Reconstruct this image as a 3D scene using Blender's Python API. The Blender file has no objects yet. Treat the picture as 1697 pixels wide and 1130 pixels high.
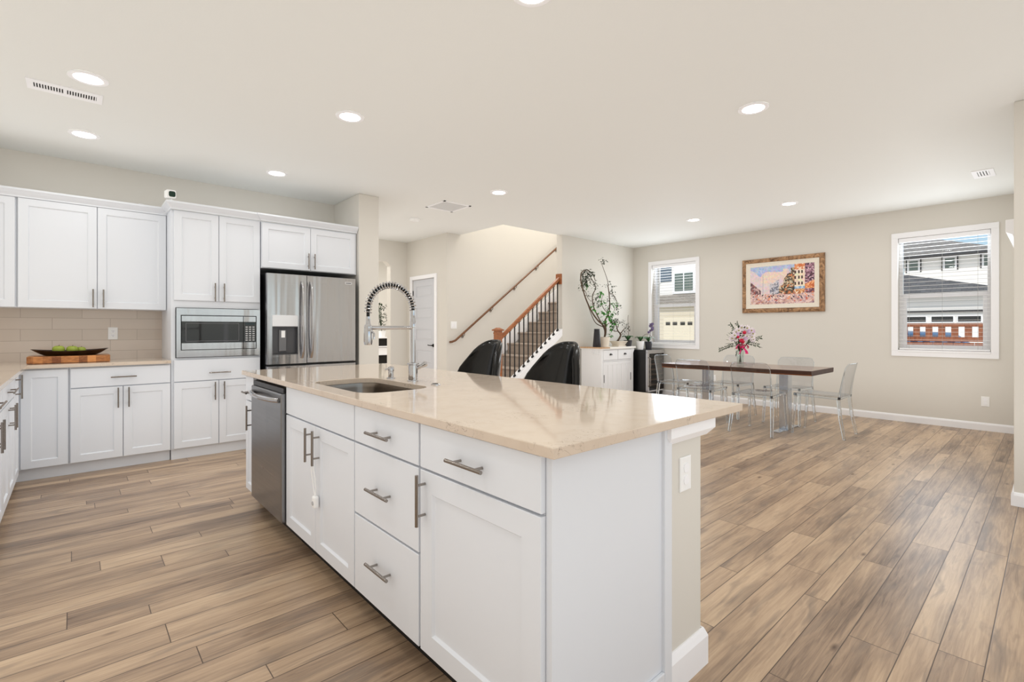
import bpy, bmesh, math, random
from mathutils import Vector, Matrix
random.seed(7)
S = bpy.context.scene
C = S.collection
PI = math.pi

# ------------------------------------------------------------------ camera
TH, F_PX, V0, EYE = 0.8394, 808.68, 544.6, 1.20
cam_d = bpy.data.cameras.new('camera')
cam = bpy.data.objects.new('camera', cam_d); C.objects.link(cam)
cam_d.sensor_width = 36.0
cam_d.lens = 36.0 * F_PX / 1697.0
cam_d.shift_y = -(565.0 - V0) / 1697.0
cam_d.clip_start = 0.05
cam.location = (0, 0, EYE)
cam.rotation_euler = (PI / 2, 0, TH - PI / 2 + (PI / 2 - 2 * TH) * 0 + 0.0)
fx, fy = math.cos(TH), math.sin(TH)            # viewing direction
cam.rotation_euler = (PI / 2, 0, math.atan2(fy, fx) - PI / 2)
S.camera = cam

# ------------------------------------------------------------------ world, sun, exposure
vs = S.view_settings
vs.view_transform = 'Standard'; vs.look = 'None'; vs.gamma = 1.0; vs.use_curve_mapping = False
vs.exposure = 0.07
cy = S.cycles
cy.max_bounces = 10; cy.diffuse_bounces = 6; cy.glossy_bounces = 5; cy.transmission_bounces = 8
cy.transparent_max_bounces = 24; cy.caustics_reflective = False; cy.caustics_refractive = False
cy.sample_clamp_indirect = 6.0; cy.use_denoising = True; cy.blur_glossy = 0.6
cy.use_fast_gi = True; cy.fast_gi_method = 'ADD'; cy.ao_bounces = 1; cy.ao_bounces_render = 1
w = bpy.data.worlds.new('world'); S.world = w; w.use_nodes = True
w.light_settings.ao_factor = 0.42; w.light_settings.distance = 0.65
wn = w.node_tree.nodes; wl = w.node_tree.links
sky = wn.new('ShaderNodeTexSky'); sky.sky_type = 'NISHITA'; sky.sun_disc = False
sky.sun_elevation = math.radians(42); sky.sun_rotation = math.radians(-100)
sky.air_density = 1.0; sky.dust_density = 0.6
wn['Background'].inputs['Strength'].default_value = 0.11
wl.new(sky.outputs[0], wn['Background'].inputs['Color'])

def lamp(name, kind, loc, energy, color=(1, 1, 1), size=1.0, size_y=None, aim=(0, 0, -1), parent=None):
    d = bpy.data.lights.new(name, kind); d.energy = energy; d.color = color
    if kind == 'AREA':
        d.shape = 'RECTANGLE' if size_y else 'DISK'; d.size = size
        if size_y: d.size_y = size_y
    o = bpy.data.objects.new(name, d); C.objects.link(o); o.location = loc
    o.rotation_euler = Vector(aim).to_track_quat('-Z', 'Y').to_euler()
    if parent: o.parent = parent
    return o
sun = lamp('sun', 'SUN', (-6, -4, 12), 2.7, (1.0, 0.96, 0.9), aim=(0.80, 0.22, -0.62)); sun.data.energy = 2.1; sun.data.angle = 0.01
# added fill lamp standing in for daylight at the unseen wall behind the camera
lamp('daylight_fill_south', 'AREA', (1.6, -3.05, 1.35), 22, (0.84, 0.93, 1.0), 5.0, 2.3, (0, 1, 0.3))
lamp('daylight_window_dining', 'AREA', (7.93, 0.94, 1.64), 10, (0.84, 0.93, 1.0), 0.85, 1.45, (-1, 0, 0.2))
lamp('daylight_window_corner', 'AREA', (7.93, 4.57, 1.64), 10, (0.84, 0.93, 1.0), 0.85, 1.45, (-1, 0, 0.2))

# ------------------------------------------------------------------ materials
def lin(c):
    return tuple(((v / 255.0) / 12.92 if v / 255.0 <= 0.04045 else ((v / 255.0 + 0.055) / 1.055) ** 2.4) for v in c)
def new_mat(name):
    m = bpy.data.materials.new(name); m.use_nodes = True
    nt = m.node_tree; return m, nt, nt.nodes['Principled BSDF'], nt.nodes, nt.links
def mat(name, rgb, rough=0.5, metal=0.0, spec=None, bump=None, var=None, coat=0.0):
    """plain procedural material; bump=(scale,strength), var=(scale,amount)"""
    m, nt, b, n, l = new_mat(name)
    c = lin(rgb)
    b.inputs['Base Color'].default_value = (*c, 1); b.inputs['Roughness'].default_value = rough
    b.inputs['Metallic'].default_value = metal
    if spec is not None: b.inputs['Specular IOR Level'].default_value = spec
    if coat: b.inputs['Coat Weight'].default_value = coat; b.inputs['Coat Roughness'].default_value = 0.05
    tc = None
    if bump or var: tc = n.new('ShaderNodeTexCoord')
    if var:
        t = n.new('ShaderNodeTexNoise'); t.inputs['Scale'].default_value = var[0]; t.inputs['Detail'].default_value = 4
        l.new(tc.outputs['Object'], t.inputs['Vector'])
        mx = n.new('ShaderNodeMix'); mx.data_type = 'RGBA'
        mx.inputs[6].default_value = (*[v * (1 - var[1]) for v in c], 1)
        mx.inputs[7].default_value = (*[min(1, v * (1 + var[1])) for v in c], 1)
        l.new(t.outputs['Fac'], mx.inputs[0]); l.new(mx.outputs[2], b.inputs['Base Color'])
    if bump:
        t = n.new('ShaderNodeTexNoise'); t.inputs['Scale'].default_value = bump[0]; t.inputs['Detail'].default_value = 3
        l.new(tc.outputs['Object'], t.inputs['Vector'])
        bp = n.new('ShaderNodeBump'); bp.inputs['Strength'].default_value = bump[1]; bp.inputs['Distance'].default_value = 0.002
        l.new(t.outputs['Fac'], bp.inputs['Height']); l.new(bp.outputs[0], b.inputs['Normal'])
    return m
def math_node(n, l, op, a, b=None, c=None):
    k = n.new('ShaderNodeMath'); k.operation = op
    for i, v in enumerate((a, b, c)):
        if v is None: continue
        if isinstance(v, (int, float)): k.inputs[i].default_value = v
        else: l.new(v, k.inputs[i])
    return k.outputs[0]
def ramp(n, l, fac, stops):
    r = n.new('ShaderNodeValToRGB'); e = r.color_ramp.elements
    while len(e) < len(stops): e.new(0.5)
    for i, (p, c) in enumerate(stops): e[i].position = p; e[i].color = (*c, 1)
    l.new(fac, r.inputs[0]); return r.outputs[0]

def floor_material():
    m, nt, b, n, l = new_mat('oak_plank_floor')
    tc = n.new('ShaderNodeTexCoord'); sp = n.new('ShaderNodeSeparateXYZ'); l.new(tc.outputs['Object'], sp.inputs[0])
    X, Y = sp.outputs[0], sp.outputs[1]
    M = lambda op, a, b=None, c=None: math_node(n, l, op, a, b, c)
    t = M('DIVIDE', M('SUBTRACT', Y, 0.167), 0.375)
    fl = M('FLOOR', t); f = M('SUBTRACT', t, fl)
    g1, g2 = M('GREATER_THAN', f, 0.339), M('GREATER_THAN', f, 0.581)
    row = M('ADD', M('MULTIPLY', fl, 3), M('ADD', g1, g2))
    # distance to the nearest long seam, metres
    d = M('MINIMUM', M('MINIMUM', f, M('SUBTRACT', 1.0, f)), M('MINIMUM', M('ABSOLUTE', M('SUBTRACT', f, 0.339)), M('ABSOLUTE', M('SUBTRACT', f, 0.581))))
    d = M('MULTIPLY', d, 0.375)
    wn1 = n.new('ShaderNodeTexWhiteNoise'); wn1.noise_dimensions = '1D'; l.new(row, wn1.inputs['W'])
    px = M('ADD', M('DIVIDE', X, 1.25), M('MULTIPLY', wn1.outputs['Value'], 7.0))
    pf = M('FLOOR', px); pr = M('SUBTRACT', px, pf)
    de = M('MULTIPLY', M('MINIMUM', pr, M('SUBTRACT', 1.0, pr)), 1.25)
    seam = M('MINIMUM', d, de)
    seam_v = n.new('ShaderNodeMapRange'); l.new(seam, seam_v.inputs[0]); seam_v.inputs[1].default_value = 0.0006; seam_v.inputs[2].default_value = 0.0026
    pid = M('ADD', M('MULTIPLY', row, 17.31), M('MULTIPLY', pf, 3.77))
    wn2 = n.new('ShaderNodeTexWhiteNoise'); wn2.noise_dimensions = '1D'; l.new(pid, wn2.inputs['W'])
    rv = wn2.outputs['Value']
    # grain, stretched along the plank, shifted for every plank
    cb = n.new('ShaderNodeCombineXYZ')
    l.new(M('ADD', M('MULTIPLY', X, 1.8), M('MULTIPLY', rv, 40)), cb.inputs[0]); l.new(M('MULTIPLY', Y, 34), cb.inputs[1]); l.new(M('MULTIPLY', rv, 31), cb.inputs[2])
    g = n.new('ShaderNodeTexNoise'); g.inputs['Scale'].default_value = 2.0; g.inputs['Detail'].default_value = 8; g.inputs['Roughness'].default_value = 0.62; g.inputs['Distortion'].default_value = 0.9
    l.new(cb.outputs[0], g.inputs['Vector'])
    cb2 = n.new('ShaderNodeCombineXYZ')
    l.new(M('ADD', M('MULTIPLY', X, 0.9), M('MULTIPLY', rv, 23)), cb2.inputs[0]); l.new(M('MULTIPLY', Y, 5), cb2.inputs[1]); l.new(rv, cb2.inputs[2])
    g2n = n.new('ShaderNodeTexNoise'); g2n.inputs['Scale'].default_value = 1.6; g2n.inputs['Detail'].default_value = 4
    l.new(cb2.outputs[0], g2n.inputs['Vector'])
    # sparse knots
    kv = n.new('ShaderNodeTexVoronoi'); kv.inputs['Scale'].default_value = 2.7
    cb3 = n.new('ShaderNodeCombineXYZ'); l.new(X, cb3.inputs[0]); l.new(M('MULTIPLY', Y, 2.6), cb3.inputs[1]); l.new(M('MULTIPLY', rv, 9), cb3.inputs[2])
    l.new(cb3.outputs[0], kv.inputs['Vector'])
    knot = n.new('ShaderNodeMapRange'); l.new(kv.outputs['Distance'], knot.inputs[0]); knot.inputs[1].default_value = 0.012; knot.inputs[2].default_value = 0.11
    fac = M('ADD', M('MULTIPLY', g.outputs['Fac'], 0.52), M('ADD', M('MULTIPLY', g2n.outputs['Fac'], 0.52), M('MULTIPLY', M('SUBTRACT', rv, 0.5), 0.20)))
    col = ramp(n, l, fac, [(0.26, lin((80, 63, 50))), (0.41, lin((134, 112, 92))), (0.56, lin((168, 143, 117))), (0.76, lin((194, 169, 140)))])
    mk = n.new('ShaderNodeMix'); mk.data_type = 'RGBA'; mk.inputs[6].default_value = (*lin((78, 58, 44)), 1); l.new(knot.outputs[0], mk.inputs[0])
    cb4 = n.new('ShaderNodeCombineXYZ'); l.new(M('ADD', M('MULTIPLY', X, 1.6), M('MULTIPLY', rv, 57)), cb4.inputs[0]); l.new(M('MULTIPLY', Y, 9), cb4.inputs[1]); l.new(M('MULTIPLY', rv, 13), cb4.inputs[2])
    sm = n.new('ShaderNodeTexNoise'); sm.inputs['Scale'].default_value = 1.7; sm.inputs['Detail'].default_value = 6; sm.inputs['Distortion'].default_value = 0.8; l.new(cb4.outputs[0], sm.inputs['Vector'])
    smr = n.new('ShaderNodeMapRange'); l.new(sm.outputs['Fac'], smr.inputs[0]); smr.inputs[1].default_value = 0.52; smr.inputs[2].default_value = 0.74; smr.inputs[4].default_value = 0.75
    mg = n.new('ShaderNodeMix'); mg.data_type = 'RGBA'; l.new(smr.outputs[0], mg.inputs[0]); l.new(col, mg.inputs[6]); mg.inputs[7].default_value = (*lin((112, 98, 86)), 1)
    l.new(mg.outputs[2], mk.inputs[7])
    ms = n.new('ShaderNodeMix'); ms.data_type = 'RGBA'; ms.inputs[6].default_value = (*lin((62, 45, 34)), 1); l.new(seam_v.outputs[0], ms.inputs[0]); l.new(mk.outputs[2], ms.inputs[7])
    l.new(ms.outputs[2], b.inputs['Base Color'])
    b.inputs['Roughness'].default_value = 0.34
    h = M('ADD', M('MULTIPLY', seam_v.outputs[0], 1.0), M('MULTIPLY', g.outputs['Fac'], 0.5))
    bp = n.new('ShaderNodeBump'); bp.inputs['Strength'].default_value = 0.11; bp.inputs['Distance'].default_value = 0.003
    l.new(h, bp.inputs['Height']); l.new(bp.outputs[0], b.inputs['Normal'])
    return m
def quartz_material():
    m, nt, b, n, l = new_mat('beige_quartz')
    tc = n.new('ShaderNodeTexCoord')
    M = lambda op, a, b=None, c=None: math_node(n, l, op, a, b, c)
    def noise(scale, det, dist=0.0, sc=(1, 1, 1)):
        mp = n.new('ShaderNodeMapping'); mp.inputs['Scale'].default_value = sc; l.new(tc.outputs['Object'], mp.inputs[0])
        t = n.new('ShaderNodeTexNoise'); t.inputs['Scale'].default_value = scale; t.inputs['Detail'].default_value = det; t.inputs['Distortion'].default_value = dist
        l.new(mp.outputs[0], t.inputs['Vector']); return t.outputs['Fac']
    base = ramp(n, l, noise(14, 6, 0.4, (1, 1, 1)), [(0.3, lin((197, 180, 162))), (0.6, lin((202, 186, 169)))])
    vein = M('ABSOLUTE', M('SUBTRACT', noise(13, 8, 1.6, (1.6, 1, 1)), 0.5))
    vm = n.new('ShaderNodeMapRange'); l.new(vein, vm.inputs[0]); vm.inputs[1].default_value = 0.002; vm.inputs[2].default_value = 0.010
    patch = n.new('ShaderNodeMapRange'); l.new(noise(5.5, 4), patch.inputs[0]); patch.inputs[1].default_value = 0.52; patch.inputs[2].default_value = 0.64
    k = M('MULTIPLY', M('SUBTRACT', 1.0, vm.outputs[0]), M('MULTIPLY', patch.outputs[0], 0.75))
    mx = n.new('ShaderNodeMix'); mx.data_type = 'RGBA'; l.new(k, mx.inputs[0]); l.new(base, mx.inputs[6]); mx.inputs[7].default_value = (*lin((104, 88, 74)), 1)
    l.new(mx.outputs[2], b.inputs['Base Color']); b.inputs['Roughness'].default_value = 0.06; b.inputs['Specular IOR Level'].default_value = 0.62
    return m
def tile_material():
    m, nt, b, n, l = new_mat('taupe_glass_tile')
    tc = n.new('ShaderNodeTexCoord'); sp = n.new('ShaderNodeSeparateXYZ'); l.new(tc.outputs['Object'], sp.inputs[0])
    cb = n.new('ShaderNodeCombineXYZ'); l.new(sp.outputs[0], cb.inputs[0]); l.new(sp.outputs[2], cb.inputs[1])
    mp = n.new('ShaderNodeMapping'); mp.inputs['Location'].default_value = (0.146, -0.914 + 0.024, 0); l.new(cb.outputs[0], mp.inputs[0])
    br = n.new('ShaderNodeTexBrick'); br.inputs['Scale'].default_value = 1.0; br.inputs['Brick Width'].default_value = 0.402; br.inputs['Row Height'].default_value = 0.1015
    br.inputs['Mortar Size'].default_value = 0.0016; br.inputs['Mortar Smooth'].default_value = 0.1; br.offset = 0.5
    br.inputs['Color1'].default_value = (*lin((202, 189, 177)), 1); br.inputs['Color2'].default_value = (*lin((194, 181, 168)), 1); br.inputs['Mortar'].default_value = (*lin((164, 152, 140)), 1)
    l.new(mp.outputs[0], br.inputs['Vector']); l.new(br.outputs['Color'], b.inputs['Base Color'])
    b.inputs['Roughness'].default_value = 0.09
    nz = n.new('ShaderNodeTexNoise'); nz.inputs['Scale'].default_value = 9; l.new(tc.outputs['Object'], nz.inputs['Vector'])
    h = math_node(n, l, 'ADD', math_node(n, l, 'MULTIPLY', br.outputs['Fac'], -1.0), math_node(n, l, 'MULTIPLY', nz.outputs['Fac'], 0.5))
    bp = n.new('ShaderNodeBump'); bp.inputs['Strength'].default_value = 0.11; bp.inputs['Distance'].default_value = 0.003; l.new(h, bp.inputs['Height']); l.new(bp.outputs[0], b.inputs['Normal'])
    return m
def steel_material(name, rgb, rough, axis, wave=(7, 7, 0.5), amp=0.4):
    """brushed steel, fine streaks across `axis` scale"""
    m, nt, b, n, l = new_mat(name)
    b.inputs['Metallic'].default_value = 1.0; b.inputs['Base Color'].default_value = (*lin(rgb), 1)
    tc = n.new('ShaderNodeTexCoord'); mp = n.new('ShaderNodeMapping'); mp.inputs['Scale'].default_value = axis; l.new(tc.outputs['Object'], mp.inputs[0])
    t = n.new('ShaderNodeTexNoise'); t.inputs['Scale'].default_value = 1.0; t.inputs['Detail'].default_value = 5; l.new(mp.outputs[0], t.inputs['Vector'])
    mr = n.new('ShaderNodeMapRange'); l.new(t.outputs['Fac'], mr.inputs[0]); mr.inputs[3].default_value = rough * 0.75; mr.inputs[4].default_value = rough * 1.3
    l.new(mr.outputs[0], b.inputs['Roughness'])
    t2 = n.new('ShaderNodeTexNoise'); t2.inputs['Scale'].default_value = 1.0; t2.inputs['Detail'].default_value = 2; mp2 = n.new('ShaderNodeMapping'); mp2.inputs['Scale'].default_value = wave; l.new(tc.outputs['Object'], mp2.inputs[0]); l.new(mp2.outputs[0], t2.inputs['Vector'])
    bp = n.new('ShaderNodeBump'); bp.inputs['Strength'].default_value = amp; bp.inputs['Distance'].default_value = 0.03; l.new(t2.outputs['Fac'], bp.inputs['Height']); l.new(bp.outputs[0], b.inputs['Normal'])
    return m
def wood_material(name, c0, c1, scale=(2, 14, 14), rough=0.35, block=None):
    m, nt, b, n, l = new_mat(name)
    tc = n.new('ShaderNodeTexCoord'); mp = n.new('ShaderNodeMapping'); mp.inputs['Scale'].default_value = scale; l.new(tc.outputs['Object'], mp.inputs[0])
    t = n.new('ShaderNodeTexNoise'); t.inputs['Scale'].default_value = 2.0; t.inputs['Detail'].default_value = 7; t.inputs['Distortion'].default_value = 1.2; l.new(mp.outputs[0], t.inputs['Vector'])
    fac = t.outputs['Fac']
    if block:
        sp = n.new('ShaderNodeSeparateXYZ'); l.new(tc.outputs['Object'], sp.inputs[0])
        M = lambda op, a, b=None: math_node(n, l, op, a, b)
        idx = M('ADD', M('FLOOR', M('DIVIDE', sp.outputs[0], block[0])), M('MULTIPLY', M('FLOOR', M('DIVIDE', sp.outputs[1], block[1])), 13.7))
        wn_ = n.new('ShaderNodeTexWhiteNoise'); wn_.noise_dimensions = '1D'; l.new(idx, wn_.inputs['W'])
        fac = M('ADD', M('MULTIPLY', fac, 0.55), M('MULTIPLY', wn_.outputs['Value'], 0.45))
    l.new(ramp(n, l, fac, [(0.3, lin(c0)), (0.7, lin(c1))]), b.inputs['Base Color']); b.inputs['Roughness'].default_value = rough
    return m
def thin_clear(name, tint=(0.97, 0.98, 0.99), ior=1.45, rough=0.01, add=0.0):
    """thin clear sheet: straight-through light plus the mirror reflection of its surface"""
    m, nt, b, n, l = new_mat(name); n.remove(b); out = n['Material Output']
    tr = n.new('ShaderNodeBsdfTransparent'); tr.inputs[0].default_value = (*tint, 1)
    gl = n.new('ShaderNodeBsdfGlossy'); gl.inputs['Roughness'].default_value = rough
    fr = n.new('ShaderNodeFresnel'); ge = n.new('ShaderNodeNewGeometry')   # both sides of the thin sheet reflect alike
    l.new(math_node(n, l, 'MULTIPLY_ADD', ge.outputs['Backfacing'], 1.0 / ior - ior, ior), fr.inputs['IOR'])
    mx = n.new('ShaderNodeMixShader'); l.new(math_node(n, l, 'ADD', fr.outputs[0], add), mx.inputs[0]); l.new(tr.outputs[0], mx.inputs[1]); l.new(gl.outputs[0], mx.inputs[2])
    l.new(mx.outputs[0], out.inputs['Surface']); return m
def solid_clear(name, rgb=(0.88, 0.94, 1.0), ior=1.45):
    m, nt, b, n, l = new_mat(name)
    b.inputs['Base Color'].default_value = (*rgb, 1); b.inputs['Transmission Weight'].default_value = 1.0; b.inputs['Roughness'].default_value = 0.02; b.inputs['IOR'].default_value = ior
    return m
def glow(name, rgb, strength):
    m, nt, b, n, l = new_mat(name)
    b.inputs['Base Color'].default_value = (1, 1, 1, 1); b.inputs['Emission Color'].default_value = (*rgb, 1); b.inputs['Emission Strength'].default_value = strength
    return m
def lap_material(name, rgb, pitch, dark=0.72):
    """lap siding or shingles: rows in z"""
    m, nt, b, n, l = new_mat(name)
    tc = n.new('ShaderNodeTexCoord'); sp = n.new('ShaderNodeSeparateXYZ'); l.new(tc.outputs['Object'], sp.inputs[0])
    M = lambda op, a, b=None: math_node(n, l, op, a, b)
    f = M('FRACT', M('DIVIDE', sp.outputs[2], pitch))
    gt = M('GREATER_THAN', f, 0.10)
    c = lin(rgb); mx = n.new('ShaderNodeMix'); mx.data_type = 'RGBA'; mx.inputs[6].default_value = (*[v * dark for v in c], 1); mx.inputs[7].default_value = (*c, 1)
    l.new(gt, mx.inputs[0]); l.new(mx.outputs[2], b.inputs['Base Color']); b.inputs['Roughness'].default_value = 0.8
    bp = n.new('ShaderNodeBump'); bp.inputs['Distance'].default_value = 0.02; l.new(f, bp.inputs['Height']); l.new(bp.outputs[0], b.inputs['Normal'])
    return m
def shingle_material(name, rgb):
    m, nt, b, n, l = new_mat(name)
    tc = n.new('ShaderNodeTexCoord'); sp = n.new('ShaderNodeSeparateXYZ'); l.new(tc.outputs['Object'], sp.inputs[0])
    cb = n.new('ShaderNodeCombineXYZ'); l.new(sp.outputs[1], cb.inputs[0]); l.new(sp.outputs[2], cb.inputs[1])
    br = n.new('ShaderNodeTexBrick'); br.inputs['Scale'].default_value = 1.0; br.inputs['Brick Width'].default_value = 0.24; br.inputs['Row Height'].default_value = 0.055; br.inputs['Mortar Size'].default_value = 0.006
    c = lin(rgb); br.inputs['Color1'].default_value = (*[v * 1.2 for v in c], 1); br.inputs['Color2'].default_value = (*[v * 0.8 for v in c], 1); br.inputs['Mortar'].default_value = (*[v * 0.45 for v in c], 1)
    l.new(cb.outputs[0], br.inputs['Vector']); l.new(br.outputs['Color'], b.inputs['Base Color']); b.inputs['Roughness'].default_value = 0.9
    return m

WALL = mat('beige_wall_paint', (209, 205, 197), 0.6, bump=(160, 0.10))
CEIL = mat('ceiling_paint', (223, 224, 221), 0.7, bump=(120, 0.12))
WHITE = mat('white_cabinet_paint', (214, 217, 222), 0.36)
TRIM = mat('white_trim_paint', (236, 236, 238), 0.4)
PLATE = mat('white_plastic', (234, 234, 233), 0.35)
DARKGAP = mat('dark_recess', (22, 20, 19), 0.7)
FLOOR = floor_material(); QUARTZ = quartz_material(); TILE = tile_material()
NICKEL = mat('brushed_nickel', (158, 151, 145), 0.2, 1.0)
CHROME = mat('polished_chrome', (206, 207, 211), 0.05, 1.0)
STEEL = steel_material('stainless_steel', (200, 200, 203), 0.18, (2, 2, 90))
STEEL_H = steel_material('stainless_steel_dark', (150, 150, 152), 0.30, (2, 2, 90), (2, 3, 0.8), 0.15)
SINKST = mat('sink_steel', (142, 134, 126), 0.22, 1.0)
BLACK = mat('black_plastic', (16, 16, 17), 0.35)
BLKGLASS = mat('black_glass', (14, 14, 16), 0.04, spec=0.7)
LEATHER = mat('black_leather', (10, 10, 10), 0.17, bump=(70, 0.10), spec=0.45)
IRON = mat('black_iron', (20, 20, 21), 0.45)
DOORP = mat('grey_white_door_paint', (196, 198, 203), 0.42)
OAK = wood_material('red_oak', (124, 72, 42), (164, 102, 62), (6, 6, 30), 0.3)
CARPET = mat('taupe_carpet', (156, 142, 130), 0.95, bump=(260, 0.9), var=(120, 0.35))
GLASS = thin_clear('window_glass', (0.98, 0.99, 0.99), 1.35)
VASEG = thin_clear('vase_glass', (0.93, 0.96, 0.95), 1.5, 0.01, 0.04)
ACRYL = thin_clear('clear_acrylic_sheet', (0.93, 0.94, 0.955), 1.45, 0.02, 0.01)
ACRYS = solid_clear('clear_acrylic_solid')

# ------------------------------------------------------------------ mesh tools
ORIG = {}
class MB:
    def __init__(self): self.bm = bmesh.new()
    def quad(self, pts, mi=0):
        f = self.bm.faces.new([self.bm.verts.new(p) for p in pts]); f.material_index = mi; return f
    def box(self, x0, x1, y0, y1, z0, z1, mi=0, rot=None, at=None):
        r = bmesh.ops.create_cube(self.bm, size=1.0)
        M_ = Matrix.Translation(((x0 + x1) / 2, (y0 + y1) / 2, (z0 + z1) / 2)) @ Matrix.Diagonal((abs(x1 - x0), abs(y1 - y0), abs(z1 - z0), 1))
        if rot is not None:
            p = Vector(at); M_ = Matrix.Translation(p) @ rot @ Matrix.Translation(-p) @ M_
        bmesh.ops.transform(self.bm, matrix=M_, verts=r['verts'])
        for v in r['verts']:
            for f in v.link_faces: f.material_index = mi
        return self
    def rings(self, loops, closed_ends=(True, True), mi=0, wrap=True):
        """skin between successive loops of equal length"""
        vv = [[self.bm.verts.new(p) for p in lp] for lp in loops]
        n = len(vv[0])
        for a, b in zip(vv, vv[1:]):
            for i in range(n if wrap else n - 1):
                j = (i + 1) % n
                try: self.bm.faces.new((a[i], a[j], b[j], b[i])).material_index = mi
                except ValueError: pass
        if closed_ends[0]: self.bm.faces.new(vv[0][::-1]).material_index = mi
        if closed_ends[1]: self.bm.faces.new(vv[-1]).material_index = mi
        return self
    def tube(self, pts, r, n=10, mi=0, cap=True):
        pts = [Vector(p) for p in pts]
        rs = r if isinstance(r, (list, tuple)) else [r] * len(pts)
        loops = []; ref = None
        for i, p in enumerate(pts):
            d = (pts[min(i + 1, len(pts) - 1)] - pts[max(i - 1, 0)]).normalized()
            if ref is None:
                ref = d.orthogonal().normalized()
            ref = (ref - d * ref.dot(d)).normalized(); q = d.cross(ref)
            loops.append([p + (ref * math.cos(2 * PI * k / n) + q * math.sin(2 * PI * k / n)) * rs[i] for k in range(n)])
        return self.rings(loops, (cap, cap), mi)
    def lathe(self, prof, c=(0, 0, 0), n=24, mi=0, ends=(True, True), sx=1.0, sy=1.0):
        c = Vector(c)
        return self.rings([[c + Vector((math.cos(2 * PI * k / n) * r * sx, math.sin(2 * PI * k / n) * r * sy, z)) for k in range(n)] for r, z in prof], ends, mi)
    def prism(self, poly, vec, mi=0):
        vec = Vector(vec); a = [Vector(p) for p in poly]
        return self.rings([a, [p + vec for p in a]], (True, True), mi)
    def leaf(self, p, d, up, L, W, fold=0.12, mi=0):
        d = Vector(d).normalized(); s = d.cross(Vector(up)).normalized(); u = s.cross(d)
        p = Vector(p)
        m = [p, p + d * L * 0.5 - u * L * fold * .3, p + d * L - u * L * fold]
        l_ = p + d * L * 0.45 + s * W / 2 + u * W * fold; r_ = p + d * L * 0.45 - s * W / 2 + u * W * fold
        v = [self.bm.verts.new(q) for q in (m[0], m[1], m[2], l_, r_)]
        self.bm.faces.new((v[0], v[1], v[3])).material_index = mi; self.bm.faces.new((v[1], v[2], v[3])).material_index = mi
        self.bm.faces.new((v[0], v[4], v[1])).material_index = mi; self.bm.faces.new((v[1], v[4], v[2])).material_index = mi
        return self
    def sphere(self, c, r, mi=0, u=12, v=8, sc=(1, 1, 1)):
        q = bmesh.ops.create_uvsphere(self.bm, u_segments=u, v_segments=v, radius=r)
        bmesh.ops.transform(self.bm, matrix=Matrix.Translation(c) @ Matrix.Diagonal((*sc, 1)), verts=q['verts'])
        for vv in q['verts']:
            for f in vv.link_faces: f.material_index = mi
        return self
    def panel(self, fmap, u0, u1, v0, v1, steps, mi=0):
        """nested rectangles: steps = [(inset, depth)...], first is the back"""
        loops = []
        for ins, d in steps:
            loops.append([fmap(u0 + ins, v0 + ins, d), fmap(u1 - ins, v0 + ins, d), fmap(u1 - ins, v1 - ins, d), fmap(u0 + ins, v1 - ins, d)])
        return self.rings(loops, (True, True), mi)
    def build(self, name, m, parent=None, smooth=False, bevel=0.0, label=None):
        bm = self.bm
        bmesh.ops.recalc_face_normals(bm, faces=bm.faces)
        off = Vector(ORIG.get(parent.name, (0, 0, 0))) if parent else Vector((0, 0, 0))
        if off.length: bmesh.ops.translate(bm, vec=-off, verts=bm.verts)
        me = bpy.data.meshes.new(name); bm.to_mesh(me); bm.free()
        for k in (m if isinstance(m, (list, tuple)) else [m]): me.materials.append(k)
        o = bpy.data.objects.new(name, me); C.objects.link(o)
        if parent:
            o.parent = parent; ORIG[o.name] = tuple(off)
        if smooth:
            me.polygons.foreach_set('use_smooth', [True] * len(me.polygons))
            try: me.set_sharp_from_angle(angle=math.radians(40))
            except Exception: pass
        if bevel:
            bv = o.modifiers.new('bevel', 'BEVEL'); bv.width = bevel; bv.segments = 2; bv.limit_method = 'ANGLE'; bv.angle_limit = math.radians(50)
        if label: o['label'] = label
        return o
def tag(o, label, cat, group=None, kind=None):
    o['label'] = label; o['category'] = cat
    if group: o['group'] = group
    if kind: o['kind'] = kind
    return o
def thing(name, label, cat, loc=(0, 0, 0), group=None):
    o = bpy.data.objects.new(name, None); C.objects.link(o); o.location = loc; o.empty_display_size = 0.05
    ORIG[o.name] = tuple(loc); return tag(o, label, cat, group)
def struct(name, mb, m, bevel=0.0, smooth=False):
    o = mb.build(name, m, None, smooth, bevel); o['kind'] = 'structure'; return o
def struct_root(name, loc=(0, 0, 0)):
    o = bpy.data.objects.new(name, None); C.objects.link(o); o.location = loc; o['kind'] = 'structure'; o.empty_display_size = 0.05
    ORIG[o.name] = tuple(loc); return o
def copy_tree(o, parent=None):
    c = o.copy(); C.objects.link(c)
    if parent: c.parent = parent
    for ch in list(o.children): copy_tree(ch, c)
    return c
def face_y(Y):   # a front that faces -y
    return lambda u, v, d: (u, Y + d, v)
def face_x(X):   # a front that faces -x
    return lambda u, v, d: (X + d, u, v)
def shaker(fm, u0, u1, v0, v1, name, parent, rail=0.058, t=0.02):
    return MB().panel(fm, u0, u1, v0, v1, [(0, t), (0, 0.002), (0.002, 0), (rail, 0), (rail + 0.007, 0.009), (rail + 0.008, 0.0095)]).build(name, WHITE, parent)
def slab(fm, u0, u1, v0, v1, name, parent, t=0.02):
    return MB().panel(fm, u0, u1, v0, v1, [(0, t), (0, 0.002), (0.002, 0)]).build(name, WHITE, parent)
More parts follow.
